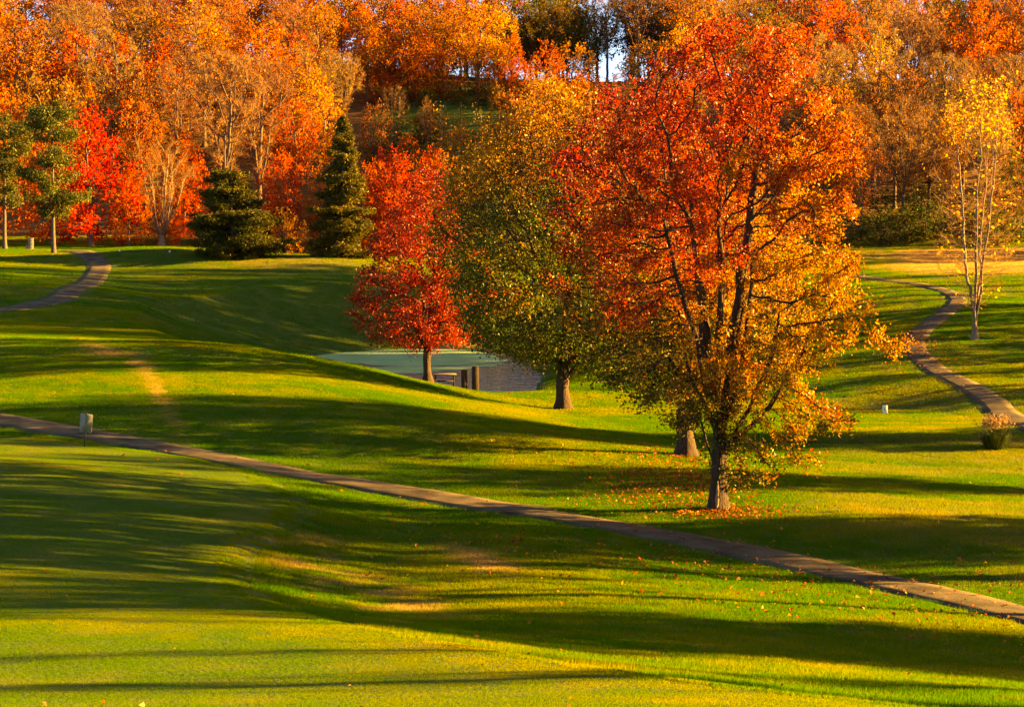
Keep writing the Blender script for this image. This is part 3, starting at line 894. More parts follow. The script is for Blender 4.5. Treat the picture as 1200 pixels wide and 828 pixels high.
# second tree, behind the big one
def w_b(p):
    t = p[:, 2] / 12.5; x = p[:, 0] / 3
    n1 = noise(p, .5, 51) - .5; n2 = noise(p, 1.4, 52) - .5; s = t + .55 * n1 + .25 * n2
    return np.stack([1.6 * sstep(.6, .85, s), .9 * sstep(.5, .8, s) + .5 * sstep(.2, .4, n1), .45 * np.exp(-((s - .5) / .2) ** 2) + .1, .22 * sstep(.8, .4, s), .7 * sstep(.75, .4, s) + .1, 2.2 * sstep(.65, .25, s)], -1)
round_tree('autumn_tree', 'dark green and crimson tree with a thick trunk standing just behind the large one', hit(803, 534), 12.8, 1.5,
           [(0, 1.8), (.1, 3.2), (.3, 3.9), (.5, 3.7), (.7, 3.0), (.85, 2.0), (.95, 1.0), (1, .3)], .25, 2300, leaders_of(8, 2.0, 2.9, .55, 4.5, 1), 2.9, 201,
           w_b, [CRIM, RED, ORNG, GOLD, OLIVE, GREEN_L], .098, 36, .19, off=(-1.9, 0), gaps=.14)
# tree at the pond's near bank, golden green
def w_c(p):
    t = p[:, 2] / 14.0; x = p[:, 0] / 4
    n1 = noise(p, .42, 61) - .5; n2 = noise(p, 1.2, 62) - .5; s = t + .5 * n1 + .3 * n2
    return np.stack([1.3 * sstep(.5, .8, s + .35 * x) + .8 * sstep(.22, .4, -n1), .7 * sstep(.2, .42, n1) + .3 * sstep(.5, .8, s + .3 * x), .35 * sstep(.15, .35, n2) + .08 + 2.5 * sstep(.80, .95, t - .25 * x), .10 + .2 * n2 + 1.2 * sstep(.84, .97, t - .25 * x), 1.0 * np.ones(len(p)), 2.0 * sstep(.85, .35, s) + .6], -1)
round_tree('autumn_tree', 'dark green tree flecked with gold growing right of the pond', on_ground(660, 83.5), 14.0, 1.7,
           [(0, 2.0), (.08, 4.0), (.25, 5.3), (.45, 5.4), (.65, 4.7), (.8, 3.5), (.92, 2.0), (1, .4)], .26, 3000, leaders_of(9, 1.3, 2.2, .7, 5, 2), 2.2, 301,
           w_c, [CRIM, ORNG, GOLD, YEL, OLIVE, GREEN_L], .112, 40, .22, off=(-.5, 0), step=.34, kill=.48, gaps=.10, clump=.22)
# red tree left of the bench
def w_d(p):
    n1 = noise(p, .6, 71) - .5; n2 = noise(p, 1.6, 72) - .5; t = p[:, 2] / 10
    return np.stack([2.6 + .8 * n1, 1.0 - .5 * n1, .28 + .8 * n2 + .35 * sstep(.6, .95, t), .12 + .3 * n2, .05 * np.ones(len(p))], -1)
round_tree('red_tree', 'small deep red oval tree on the crest in front of the pond', on_ground(501, 90.5), 10.4, 1.5,
           [(0, 1.4), (.06, 2.6), (.2, 3.25), (.4, 3.1), (.6, 2.5), (.78, 1.7), (.92, .85), (1, .2)], .17, 1500, leaders_of(7, 1.3, 2.2, .5, 3.5, 3), 2.6, 401,
           w_d, [CRIM, RED, ORNG, GOLD, BROWN], .098, 32, .16, step=.28, kill=.42, gaps=.08, clump=.12, hollow=.3)

# ------------------------------------------------------------------ far tree prototypes (meshes shared by copies)
def const_w(ws, sc=.5, amp=.9, seed=0):
    ws = np.array(ws)
    def f(p):
        k = len(ws); o = []
        for i in range(k): o.append(ws[i] * (1 + amp * 2 * (noise(p, sc, seed + i) - .5)))
        return np.stack(o, -1)
    return f
PROTO = {}
def far_tree(key, H, zb, prof, cols, ws, seed, leaf=.30, per=11, r0=.22, natt=650, clump=.30, gaps=.2, fork=None, ang=.45, thr=.035, sigma=.34, bark='bark_far', nl=6):
    fk = fork or H * .3
    PROTO[key] = round_tree('far_' + key, '', None, H, zb, prof, r0, natt, leaders_of(nl, fk * .7, fk, ang, H * .3, seed), fk, seed, const_w(ws, .4, .9, seed), cols, leaf, per, sigma,
                            clump=clump, bark=bark, step=.5, kill=.85, lmat='leaf_far', thr=thr, gaps=gaps, hollow=.4, proto=True, tip=.012, cs=.35)
ROUND = [(0, 1.0), (.1, 3.0), (.3, 4.6), (.5, 5.0), (.7, 4.3), (.85, 3.0), (.95, 1.6), (1, .4)]
SKIRT = [(0, 3.6), (.1, 4.4), (.3, 4.8), (.5, 4.4), (.7, 3.4), (.85, 2.3), (.95, 1.2), (1, .3)]
TALL = [(0, .8), (.15, 2.2), (.4, 3.4), (.65, 3.5), (.8, 2.9), (.93, 1.7), (1, .4)]
FAN = [(0, .5), (.2, 1.6), (.45, 3.0), (.7, 4.2), (.86, 4.3), (.95, 3.2), (1, 1.5)]
far_tree('orange', 16, 3.0, ROUND, [(.42, .070, .003), GOLD, RED, ORNG], [1, .4, .4, .8], 501)
far_tree('orange_b', 17, 4.0, TALL, [ORNG, GOLD, (.42, .070, .003), TAN], [1, .5, .6, .2], 521)
far_tree('red', 14, .3, SKIRT, [(.46, .045, .005), (.46, .075, .005), ORNG, RED], [.8, 1, .7, .4], 541)
far_tree('orange_skirt', 15, .5, [(0, 2.6), (.12, 4.0), (.3, 4.7), (.5, 4.6), (.7, 3.8), (.85, 2.7), (.95, 1.4), (1, .4)], [(.42, .070, .003), GOLD, ORNG, RED], [1, .4, .7, .4], 511)
far_tree('gold', 17, 4.0, TALL, [GOLD, YEL, ORNG, TAN], [1, .6, .4, .4], 561, gaps=.22, per=11)
far_tree('rust', 17, 4.5, ROUND, [RUST, BROWN, ORNG, TAN], [1, .7, .5, .4], 581, gaps=.30, per=9)
far_tree('olive', 17, 2.0, ROUND, [OLIVE, BROWN, GREEN_L, RUST], [1, .6, .5, .35], 601, per=10)
far_tree('orange_low', 7, .1, [(0, 2.4), (.2, 3.0), (.5, 2.9), (.75, 2.2), (.92, 1.2), (1, .3)], [ORNG, RUST, GOLD, RED], [1, .6, .5, .3], 621, natt=380, r0=.10, fork=.8, leaf=.24)
far_tree('green_low', 6, .05, [(0, 2.4), (.2, 2.9), (.5, 2.7), (.75, 2.0), (.92, 1.1), (1, .3)], [DKGRN, GREEN_L, OLIVE, BROWN], [1, .6, .6, .3], 641, natt=380, r0=.10, fork=.8, leaf=.24)
far_tree('yellow_narrow', 9, 1.0, [(0, .5), (.2, 1.0), (.5, 1.1), (.8, .7), (1, .15)], [YEL, (.6, .42, .10), GOLD, OLIVE], [1, .7, .4, .2], 661, natt=300, r0=.10, leaf=.22, per=15, gaps=.12, bark='bark_pale')

def twig_tree(key, H, zb, prof, seed, r0, natt, fork, nl, ang, bark, ntw, tl, tw, leafcols=None, leafn=0, llen=.33, leaftop=0.0, step=.5, kill=.85, lsize=.22, expo=2.2, up=.22):
    """nearly bare tree: limbs, a haze of fine twigs and the few leaves it still holds"""
    att = crown_points(natt, prof, H, zb, seed, clump=.22, hollow=.45, cs=.35)
    nodes, par = trunk_nodes(fork, leaders_of(nl, fork * .6, fork, ang, H * llen, seed), seed + 1, step=step * 1.1)
    pts, par = grow(att, nodes, par, step, kill, kill * 4.5, 70, up, seed + 2)
    tm, rad = skeleton_mesh('bare_' + key + '_trunk', pts, par, r0, M[bark], tip=.010, expo=expo)
    r = np.random.default_rng(seed + 3)
    idx = np.where((rad < max(.03, 1.75 * rad.min())) & (np.arange(len(pts)) > 5))[0]
    src = r.choice(idx, ntw)
    d = pts[src] - pts[par[src]]; d /= np.linalg.norm(d, axis=1, keepdims=True) + 1e-9
    d = d + r.normal(0, .42, d.shape); d[:, 2] += .35
    t = r.uniform(0, 1, ntw)[:, None]
    v, f = twig_mesh_part(pts[src] * t + pts[par[src]] * (1 - t), d, tl, tw, seed + 4)
    cc = np.repeat(np.array(TAN if bark in ('bark_pale', 'bark_tan') else (.23, .12, .045))[None] * r.uniform(.6, 1.25, (ntw, 1)), 3, 0)
    if leafn:
        li = r.choice(idx, leafn * 3)
        h = pts[li][:, 2] / H
        li = li[r.uniform(0, 1, len(li)) < np.where(h > leaftop, 1, .08)][:leafn]
        pos = pts[li] + r.normal(0, .3, (len(li), 3)); nn = r.normal(0, 1, (len(li), 3))
        lm = leaf_mesh('tmp', pos, nn, lsize, palette(pos, const_w([1] * len(leafcols), .4, .8, seed), leafcols, seed), M['leaf_far'], .7, .3, seed)
        lv = np.empty(len(lm.vertices) * 3, np.float32); lm.vertices.foreach_get('co', lv)
        lc = np.empty(len(lm.vertices) * 4, np.float32); lm.attributes['Col'].data.foreach_get('color', lc)
        lf = np.empty(len(lm.polygons) * 3, np.int32); lm.loops.foreach_get('vertex_index', lf)
        f = np.concatenate([f, lf.reshape(-1, 3) + len(v)]); v = np.concatenate([v, lv.reshape(-1, 3)]); cc = np.concatenate([cc, lc.reshape(-1, 4)[:, :3]])
        bpy.data.meshes.remove(lm)
    cm = make_mesh('bare_' + key + '_crown', v, f, [M['leaf_far']], cols=cc)
    print('bare', key, len(pts), len(v))
    return tm, cm
PROTO['bare'] = twig_tree('fan', 17, 4.5, FAN, 701, .24, 620, 5.0, 7, .35, 'bark_far', 9000, .95, .030, [TAN, RUST, ORNG], 700)
PROTO['bare_b'] = twig_tree('round', 16, 4.0, ROUND, 721, .22, 620, 5.5, 6, .45, 'bark_far', 9000, .95, .030, [GOLD, RUST, TAN], 1100)
PROTO['bare_open'] = twig_tree('open', 16, 5.0, FAN, 741, .24, 320, 5.5, 6, .40, 'bark_far', 2600, .9, .028, [OLIVE, TAN, RUST], 350)

# conifers
def conifer(key, H, zb, R, seed, kind, cols, r0):
    r = np.random.default_rng(seed); mb = MB()
    zz = np.linspace(-.2, H, 14)
    cxv = np.cumsum(r.normal(0, .03, 14)); cyv = np.cumsum(r.normal(0, .03, 14))
    mb.tube(np.stack([cxv, cyv, zz], -1), r0 * np.linspace(1, .12, 14) * (1 + .35 * np.exp(-(zz + .2) / .5)), 10, cap=False)
    pos, nrm, size = [], [], []
    z = zb; 
    while z < H - .15:
        t = (z - zb) / (H - zb)
        if kind == 'spruce':
            nb = r.integers(5, 8); Lb = R * (1 - t) ** .75 * r.uniform(.55, 1.25) + .12; dz = .38; droop = .28
        elif kind == 'spreading':
            nb = r.integers(5, 8); Lb = R * math.sin(math.pi * min(1, .25 + .75 * t) ** 1.0) ** .7 * r.uniform(.45, 1.2) + .3; dz = .42; droop = .18
        else:
            nb = r.integers(3, 6); Lb = R * (.55 + .6 * math.sin(math.pi * min(1, .2 + .8 * t))) * r.uniform(.3, 1.25) * (1 - .5 * t ** 3); dz = .95; droop = -.06
        for k in range(nb):
            a = r.uniform(0, 6.283); L1 = Lb * r.uniform(.75, 1.15)
            s = np.linspace(0, 1, 6)
            zc = z + L1 * (-droop * s + .18 * s ** 2.2) + r.normal(0, .08)
            bx = np.interp(z, zz, cxv) + np.cos(a) * L1 * s; by = np.interp(z, zz, cyv) + np.sin(a) * L1 * s
            br = np.stack([bx, by, zc], -1) + np.cumsum(r.normal(0, .035 * L1 / 3, (6, 3)), 0) * (s[:, None] > 0)
            mb.tube(br, np.linspace(max(.012, .018 * L1 + .01), .006, 6), 4, cap=False)
            if kind == 'pine':
                n = int(800 * L1 / 3); u = r.uniform(.30, 1.10, n); sw = .55
            else:
                n = int(230 * L1) + 40; u = r.uniform(.12, 1.04, n) ** .8; sw = .30 if kind == 'spruce' else .36
            lat = r.normal(0, 1, n) * sw * (.35 + .8 * u) * (L1 / 3 + .35)
            q = np.stack([np.interp(u, s, br[:, i]) for i in range(3)], -1)
            q[:, 0] += -math.sin(a) * lat; q[:, 1] += math.cos(a) * lat
            q[:, 2] += r.normal(0, .26 if kind == 'pine' else .13, n) - (.0 if kind == 'pine' else .12 * np.abs(lat)) + (.10 if kind == 'pine' else -.03)
            pos.append(q)
            nn = r.normal(0, .55, (n, 3)); nn[:, 2] += 1.0 if kind != 'pine' else .5
            nrm.append(nn)
        z += dz * r.uniform(.7, 1.3)
    pos = np.concatenate(pos); nrm = np.concatenate(nrm)
    cc = palette(pos, const_w([1, .8, .5, .25], .7, .9, seed), cols, seed)
    cm = leaf_mesh(key + '_crown', pos, nrm, .22, cc, M['needle'], .30, .25, seed)
    print(key, len(pos))
    return mb.mesh(key + '_trunk', M['bark_grey'], smooth=True), cm
NEED = [(.038, .055, .007), (.07, .078, .009), (.13, .11, .012), (.24, .17, .018)]
spr = conifer('spruce', 12.0, .5, 3.1, 801, 'spruce', [(.075, .07, .009), (.12, .10, .012), (.20, .14, .016), (.04, .048, .008)], .20)
spd = conifer('spreading', 7.6, .4, 4.2, 821, 'spreading', NEED, .18)
pin = conifer('pine', 12.5, 3.2, 3.4, 841, 'pine', NEED, .19)
pin2 = conifer('pine_b', 12.5, 4.2, 3.2, 861, 'pine', NEED, .21)
place_tree('spruce_tree', 'tall olive spruce at the foot of the wood behind the mound', hit(401, 302), *spr)
place_tree('conifer_tree', 'low spreading dark green conifer behind the raised tee', hit(272, 303), *spd, rotz=1.0)
place_tree('pine_tree', 'layered pine tree with sunlit trunk where the path bends to the tee', hit(63, 297), *pin, rotz=2.0)
place_tree('pine_tree', 'dark pine tree left of the stone pillar', hit(6, 292), *pin2, rotz=.6)

# bare multi-stem tree on the tee and pale bare tree on the right slope
vb = twig_tree('vase', 10.6, 2.2, [(0, .8), (.25, 2.2), (.5, 3.2), (.75, 3.6), (.92, 3.0), (1, 1.0)], 901, .25, 900, 1.3, 15, .62, 'bark_tan', 5200, .7, .018, [ORNG, RUST], 160, llen=.55, step=.30, kill=.42, expo=1.75)
place_tree('bare_tree', 'bare many-stemmed vase shaped tree on the lip of the raised tee', hit(189, 288.5), *vb)
pb = twig_tree('pale', 13.6, 1.6, [(0, 1.2), (.2, 2.3), (.45, 2.7), (.7, 2.4), (.85, 1.9), (.95, 1.0), (1, .4)], 921, .155, 1100, .6, 4, .10, 'bark_pale', 5200, .6, .012, [(.62, .44, .03), (.58, .36, .02), YEL], 1800, llen=.8, leaftop=.76, step=.28, kill=.40, lsize=.15, expo=1.8, up=.35)
place_tree('bare_tree', 'slender pale trunked tree with yellow leaves at its top beside the winding path', hit(1142, 398), *pb)

# ------------------------------------------------------------------ the wood on the hillside
TREE_TEXT = {
    'orange': ('maple_tree', 'round orange maple', 'orange maples of the wood'),
    'orange_skirt': ('maple_tree', 'low branched orange maple', 'low branched orange maples of the wood'),
    'orange_b': ('maple_tree', 'tall open orange tree', 'tall orange trees of the wood'),
    'red': ('red_maple', 'scarlet maple', 'scarlet maples of the wood'),
    'gold': ('golden_tree', 'tall golden tree', 'golden trees of the wood'),
    'rust': ('oak_tree', 'thinning rust brown oak', 'rust oaks of the wood'),
    'olive': ('oak_tree', 'olive brown oak', 'olive oaks of the wood'),
    'orange_low': ('sapling', 'low orange sapling', 'orange saplings of the wood'),
    'green_low': ('shrub', 'dark green shrub', 'green shrubs of the wood'),
    'yellow_narrow': ('poplar_tree', 'narrow pale yellow poplar below the fence', 'yellow poplars by the clearing'),
    'bare': ('bare_wood_tree', 'bare fan shaped twiggy tree', 'fan shaped bare trees of the wood'),
    'bare_b': ('bare_wood_tree', 'bare round twiggy tree', 'round bare trees of the wood'),
    'bare_open': ('bare_wood_tree', 'open leafless tree', 'bare trees on the hilltop'),
}
PH = {'orange': 16, 'orange_skirt': 15, 'orange_b': 17, 'red': 14, 'gold': 17, 'rust': 17, 'olive': 17, 'orange_low': 7, 'green_low': 6, 'yellow_narrow': 9, 'bare': 17, 'bare_b': 16, 'bare_open': 16}
placed = []
def wood_tree(key, x, y, h, wide=1.0, rot=None, label=None, group=True):
    nm, lb, gr = TREE_TEXT[key]
    s = h / PH[key]
    z = float(terrain(np.array([x]), np.array([y]))[0])
    px_, _ = project(np.array([x]), np.array([y]), np.array([z]))
    px_ = float(px_[0])
    zone = next(w_ for lim_, w_ in ((85, 'behind the two pines'), (160, 'right of the two pines'), (235, 'behind the vase shaped tree'), (330, 'behind the spreading conifer'), (430, 'behind the spruce'), (530, 'behind the oval red tree'),
                                   (615, 'above the clearing fence'), (720, 'behind the gold flecked tree'), (800, 'behind the crimson tree'), (950, 'behind the large red tree'), (1070, 'right of the large red tree'), (1130, 'left of the pale tree'), (1e9, 'right of the pale tree')) if px_ < lim_)
    row = 'at the wood edge' if y < 206 else ('low on the slope' if y < 232 else ('half way up the slope' if y < 268 else ('high on the slope' if y < 292 else 'on the hilltop')))
    if key == 'yellow_narrow': row = ''
    lb = ' '.join((lb + ' ' + row + ' ' + zone).split())
    t = thing(nm, label or lb, 'shrub' if key == 'green_low' else 'tree', (x, y, z - .05), rng.uniform(0, 6.28) if rot is None else rot, None if label else gr, (s * wide, s * wide, s))
    tm, cm = PROTO[key]
    obj('trunk', tm, t); obj('crown', cm, t)
    placed.append((x, y))
    return t
def by_px(key, pxc, top, y, wide=1.0, label=None):
    """tree at photo column pxc whose top reaches row top, standing on the ground at depth y"""
    rx, rz = ray(pxc, top)
    x = rx * y; zt = CAM[2] + rz * y
    z = float(terrain(np.array([x]), np.array([y]))[0])
    return wood_tree(key, x, y, max(3.0, zt - z), wide, label=label)

KEYTREES = [
    # left
    ('red', 105, 108, 190, .95), ('red', 58, 150, 193, .8), ('red', 150, 180, 191, .7), ('rust', 50, 70, 204, 1.0), ('red', 212, 245, 186, .8), ('orange_low', 335, 235, 187, .9), ('orange_low', 312, 240, 190, .9),
    ('bare', 262, 58, 200, .95), ('bare', 303, 62, 205, .9), ('orange', 240, 8, 262, 1.25), ('orange', 190, 40, 240, 1.0), ('orange', 300, 20, 255, 1.1), ('orange_b', 160, 110, 212, 1.0), ('orange_skirt', 215, 150, 205, .9), ('orange_b', 345, 110, 212, .95), ('orange_skirt', 330, 170, 199, .8), ('bare_b', 130, 30, 230, .9), ('bare', 95, 0, 245, .9), ('rust', 25, 20, 235, 1.0), ('gold', 365, 70, 230, .9), ('orange_skirt', 375, 190, 197, .8),
    ('orange', 20, 100, 215, .9), ('orange_low', 240, 235, 190, 1), ('red', 440, 175, 192, .8), ('red', 468, 165, 190, .85), ('red', 505, 160, 196, .8), ('orange_low', 425, 185, 197, .9),
    # middle
    ('orange_skirt', 478, 0, 270, 1.0), ('gold', 430, 8, 268, 1.0), ('gold', 560, -4, 272, 1.25), ('gold', 520, 10, 274, 1.0), ('orange_skirt', 600, 35, 268, .75), ('orange_skirt', 455, 30, 273, .8), ('orange_skirt', 500, 30, 276, .9), ('gold', 588, 5, 277, 1.0), ('rust', 540, 0, 281, 1.0), ('rust', 490, -5, 283, 1.0), ('green_low', 500, 105, 267, 1.3), ('green_low', 540, 100, 269, 1.3), ('green_low', 470, 105, 266, 1.2), ('green_low', 590, 98, 266, 1.4), ('green_low', 565, 104, 268, 1.2), ('orange_low', 445, 75, 268, 1.2), ('orange_low', 485, 72, 270, 1.2), ('orange_low', 525, 70, 272, 1.2), ('orange_low', 575, 68, 272, 1.2), ('green_low', 610, 80, 268, 1.3), ('green_low', 515, 78, 275, 1.4), ('green_low', 555, 76, 275, 1.4), ('orange_skirt', 425, 0, 280, 1.0), ('orange_skirt', 470, -8, 290, 1.0), ('orange_b', 545, -10, 292, 1.1), ('rust', 515, -10, 296, 1.1), ('rust', 580, -8, 290, 1.0), ('yellow_narrow', 516, 104, 226, 1.1), ('yellow_narrow', 563, 106, 226, 1.1), ('yellow_narrow', 541, 110, 228, .9), ('bare', 462, 100, 226, .55), ('orange_low', 540, 140, 232, 1.2), ('gold', 585, 95, 228, .55), ('orange_low', 475, 150, 230, 1.1), ('bare_b', 500, 112, 238, .5), ('rust', 440, 110, 222, .6), ('orange_low', 505, 118, 246, 1.3), ('green_low', 450, 150, 224, 1.2), ('green_low', 480, 160, 222, 1.2), ('green_low', 470, 130, 240, 1.2), ('green_low', 500, 128, 245, 1.2), ('orange_low', 490, 178, 208, 1.1), ('orange_low', 520, 165, 210, 1.1), ('green_low', 585, 140, 232, 1.3), ('red', 455, 160, 200, .7), ('orange_skirt', 372, 15, 285, 1.0), ('orange_skirt', 385, 40, 270, .9), ('rust', 330, -28, 308, 1.1), ('orange', 360, -28, 312, 1.1), ('orange', 395, -30, 316, 1.1), ('olive', 660, -30, 315, 1.1), ('olive', 690, 0, 308, 1.0), ('rust', 765, -30, 315, 1.1), ('orange_b', 300, -28, 312, 1.1), ('orange_skirt', 445, 35, 290, 1.1), ('orange_skirt', 480, 38, 293, 1.1), ('orange_skirt', 512, 35, 295, 1.1), ('orange_skirt', 545, 36, 296, 1.1), ('orange_skirt', 580, 30, 294, 1.1), ('rust', 615, 20, 300, 1.1), ('orange_skirt', 640, 50, 296, .9), ('olive', 600, -25, 300, 1.0), ('green_low', 975, 245, 196, 1.3), ('green_low', 1010, 240, 199, 1.4), ('green_low', 1035, 215, 207, 1.4), ('green_low', 1065, 240, 197, 1.3), ('green_low', 1095, 238, 200, 1.4), ('green_low', 1120, 215, 208, 1.4), ('green_low', 1150, 238, 197, 1.3), ('green_low', 1180, 215, 205, 1.4), ('green_low', 985, 205, 212, 1.4), ('green_low', 1080, 200, 214, 1.4), ('green_low', 1200, 240, 196, 1.3), ('bare', 1000, 120, 208, .8), ('bare_b', 1090, 100, 212, .8), ('rust', 1050, 60, 218, .8), ('bare_b', 1130, 70, 220, .8), ('bare', 1180, 60, 215, .8), ('olive', 640, -25, 303, 1.0), ('rust', 560, -25, 305, 1.0), ('orange_b', 520, -25, 303, 1.0), ('rust', 480, -25, 303, 1.0), ('olive', 665, -15, 305, .9), ('rust', 760, -25, 303, .9), ('olive', 800, -20, 300, 1.0), ('bare_b', 830, -25, 302, 1.0), ('rust', 440, -25, 300, 1.0), ('bare', 740, -20, 312, 1.0), ('bare_b', 700, -20, 315, 1.0), ('gold', 400, -20, 300, 1.0), ('gold', 870, -20, 300, 1.0), ('rust', 920, -25, 303, 1.0), ('bare', 1000, -25, 300, 1.0), ('orange', 1090, -25, 302, 1.0), ('rust', 1170, -25, 303, 1.0), ('bare_b', 1050, -25, 305, 1.0), ('gold', 960, -22, 306, .9),
    ('bare', 400, 60, 240, .9), ('gold', 643, 83, 215, .8), ('olive', 650, -8, 298, 1.1), ('olive', 622, 0, 296, .9), ('olive', 690, 20, 298, .7), ('bare_open', 712, -12, 300, .9), ('rust', 690, 75, 240, .8), ('bare_open', 785, -20, 300, .9), ('olive', 740, 60, 270, .7), ('olive', 770, 45, 280, .6),
    # right
    ('bare_b', 960, 40, 240, 1.15), ('bare', 905, 20, 262, 1.1), ('orange', 985, 95, 210, .8), ('bare_b', 1025, 20, 225, .9), ('gold', 1030, 35, 245, .7), ('bare', 1075, 20, 250, 1.0), ('bare', 1110, 60, 222, .9), ('orange', 1150, 30, 265, .8), ('rust', 1185, 70, 225, .9), ('red', 1200, 90, 212, .7), ('green_low', 1195, 130, 205, 1.1),
    ('bare_b', 1060, 110, 205, .9), ('rust', 1010, 150, 200, .8), ('olive', 1190, 170, 196, .7), ('green_low', 1040, 235, 195, 1.2), ('green_low', 1085, 225, 198, 1.2), ('green_low', 1170, 235, 193, 1.2), ('gold', 1115, 120, 205, .6), ('bare', 1160, 130, 200, .8), ('rust', 870, 60, 225, .9), ('bare', 840, 0, 285, 1), ('orange_b', 930, 150, 200, .8),
]
for key, pxc, top, y, wd in KEYTREES:
    by_px(key, pxc, top, y, wd)
for i, pxc in enumerate(range(-25, 1240, 38)):
    if 680 < pxc < 735: continue
    ks = ('orange_skirt', 'rust', 'orange_skirt', 'orange') if pxc < 600 else (('olive', 'olive') if pxc < 820 else ('rust', 'orange_skirt', 'bare_b', 'olive', 'orange_skirt'))
    by_px(ks[i % len(ks)], pxc + rng.uniform(-8, 8), rng.uniform(-40, -22), rng.uniform(306, 322), 1.15)
# fill the slope behind
fill_left = ['orange_skirt', 'orange_skirt', 'orange', 'orange_b', 'rust', 'bare', 'bare_b', 'gold', 'orange_b', 'rust']
fill_right = ['bare', 'bare_b', 'rust', 'gold', 'orange_b', 'bare', 'bare_b', 'olive', 'orange']
tries = 0
while len(placed) < 325 and tries < 6000:
    tries += 1
    y = rng.uniform(196, 322); x = rng.uniform(-(y * .262 + 6), y * .262 + 20)
    z = float(terrain(np.array([x]), np.array([y]))[0])
    pxc, pyc = project(np.array([x]), np.array([y]), np.array([z])); pxc, pyc = float(pxc[0]), float(pyc[0])
    md = min((x - a) ** 2 + (y - b_) ** 2 for a, b_ in placed)
    if md < 5.2 ** 2: continue
    h = rng.uniform(12, 18)
    scale_px = F / y
    if 425 < pxc < 620:
        if 216 < y < 266: continue                 # the clearing with the fence
        if y <= 218: h = min(h, (pyc - 200) / scale_px)
        if h < 3.5: continue
    if 590 < pxc < 800 and 258 < y < 292: continue  # a gap that lets the sun through to the clearing
    if 660 < pxc < 810 and y > 285:
        key = 'bare_open'; 
        if rng.uniform() < .72: continue
    else:
        pool = fill_left if pxc < 640 else fill_right
        key = pool[rng.integers(len(pool))]
        if h < 9: key = 'orange_low' if pxc < 900 else 'green_low'
        elif pxc < 640 and y < 215 and rng.uniform() < .35: key = 'orange_low'; h = rng.uniform(4, 7)
        elif pxc > 800 and y < 222 and rng.uniform() < .45: key = 'green_low'; h = rng.uniform(3, 6)
    wood_tree(key, x, y, h, rng.uniform(.85, 1.15))
print('wood trees', len(placed))

# trees outside the frame on the sunny side, whose long shadows lie over the course
SHADE = []
def band(yb, trees):
    # trees standing in line with the sun so that their shadows fall in one band, which crosses x = 8 at depth yb
    for key, x, h, wd in trees: SHADE.append((key, x, yb + (x - 8) * math.tan(SUN_BACK), h, wd))
band(33.2, [('red', 24, 13, .66), ('orange', 33, 16, .65), ('orange', 43, 20, .6)])
band(39.0, [('orange', 19, 27, .38), ('orange', 23, 29, .40)])
band(43.0, [('orange', 20, 27, .42), ('olive', 25, 29, .42)])
band(47.5, [('orange', 26, 13, .7), ('red', 35, 16, .6), ('orange', 43, 20, .6), ('orange', 24, 26, .42)])
band(58.0, [('orange', 28, 12, .6), ('orange', 36, 15, .62)])
band(69.5, [('orange', 31, 16, .5), ('red', 39, 19, .45), ('orange', 47, 22, .45)])
band(25.6, [('yellow_narrow', 24, 15, .36)])
band(22.6, [('yellow_narrow', 26, 16, .40), ('yellow_narrow', 36, 18, .40)])
for yb, h in ((82, 8), (89, 8), (96, 8.5), (103, 9), (110, 9.5), (117, 10)): band(yb, [('orange_low', 38 + (yb % 5), h, 1.0), ('orange_low', 45 + (yb % 3), h, .95)])
for yb in (166, 172, 179): band(yb, [('orange_low', 54, 9, 1.2), ('orange_low', 62, 9.5, 1.2)])
for yb in (119, 127, 134, 143): band(yb, [('orange', 44 + (yb % 4), 31, .5), ('olive', 52 + (yb % 3), 32, .5)])
for yb in (107, 113, 124, 131, 137, 149, 155, 162): band(yb, [('orange', 45 + (yb % 4), 24, .6), ('orange', 53 + (yb % 5), 28, .58)])
def shade_tree(key, x, y, h, wide=1.0):
    t = wood_tree(key, x, y, h, wide)
    t['label'] = 'autumn tree in the row along the sunny side of the course'
    t['group'] = 'trees along the sunny side'
    return t
for i, (key, x, y, h, wd) in enumerate(SHADE): shade_tree(key, x, y, h, wd)

# ------------------------------------------------------------------ small things on the course
def ground_z(x, y): return float(terrain(np.array([float(x)]), np.array([float(y)]))[0])

# sign seen from the back, on a leaning post
b = hit(99, 523)
t = thing('sign', 'grey back of a small sign on a thin leaning post beside the cart path', 'sign', b, .12)
t.rotation_euler = (0, math.radians(4.5), -.16)
mb = MB()
w, h, rr_ = .19, .28, .045
ol = []
for cxx, cyy, a0 in ((w - rr_, h - rr_, 0), (-w + rr_, h - rr_, 90), (-w + rr_, -h + rr_, 180), (w - rr_, -h + rr_, 270)):
    for k in range(5):
        a = math.radians(a0 + k * 22.5); ol.append((cxx + rr_ * math.cos(a), cyy + rr_ * math.sin(a)))
n = len(ol)
v = [(x, .012, z + .68) for x, z in ol] + [(x, .018, z + .68) for x, z in ol]
f = [(0, k, k + 1) for k in range(1, n - 1)] + [(n, n + k + 1, n + k) for k in range(1, n - 1)]
for k in range(n):
    q = (k + 1) % n; f += [(k, n + k, n + q), (k, n + q, q)]
mb.add(v, f)
obj('panel', mb.mesh('sign_panel', M['aluminium']), t)
mb = MB()
mb.box((0, -.012, .40), (.034, .006, 1.16)); mb.box((-.020, 0, .40), (.006, .024, 1.16)); mb.box((.020, 0, .40), (.006, .024, 1.16))
obj('post', mb.mesh('sign_post', M['metal']), t)
mb = MB()
for z in (.52, .84): mb.lathe([(.012, 0), (.012, .012), (.006, .018)], (0, 0, 0), 6)
mb2 = MB()
for z in (.52, .84): mb2.tube([(0, -.015, z), (0, -.028, z)], .011, 6)
obj('bolt', mb2.mesh('sign_bolt', M['aluminium']), t)

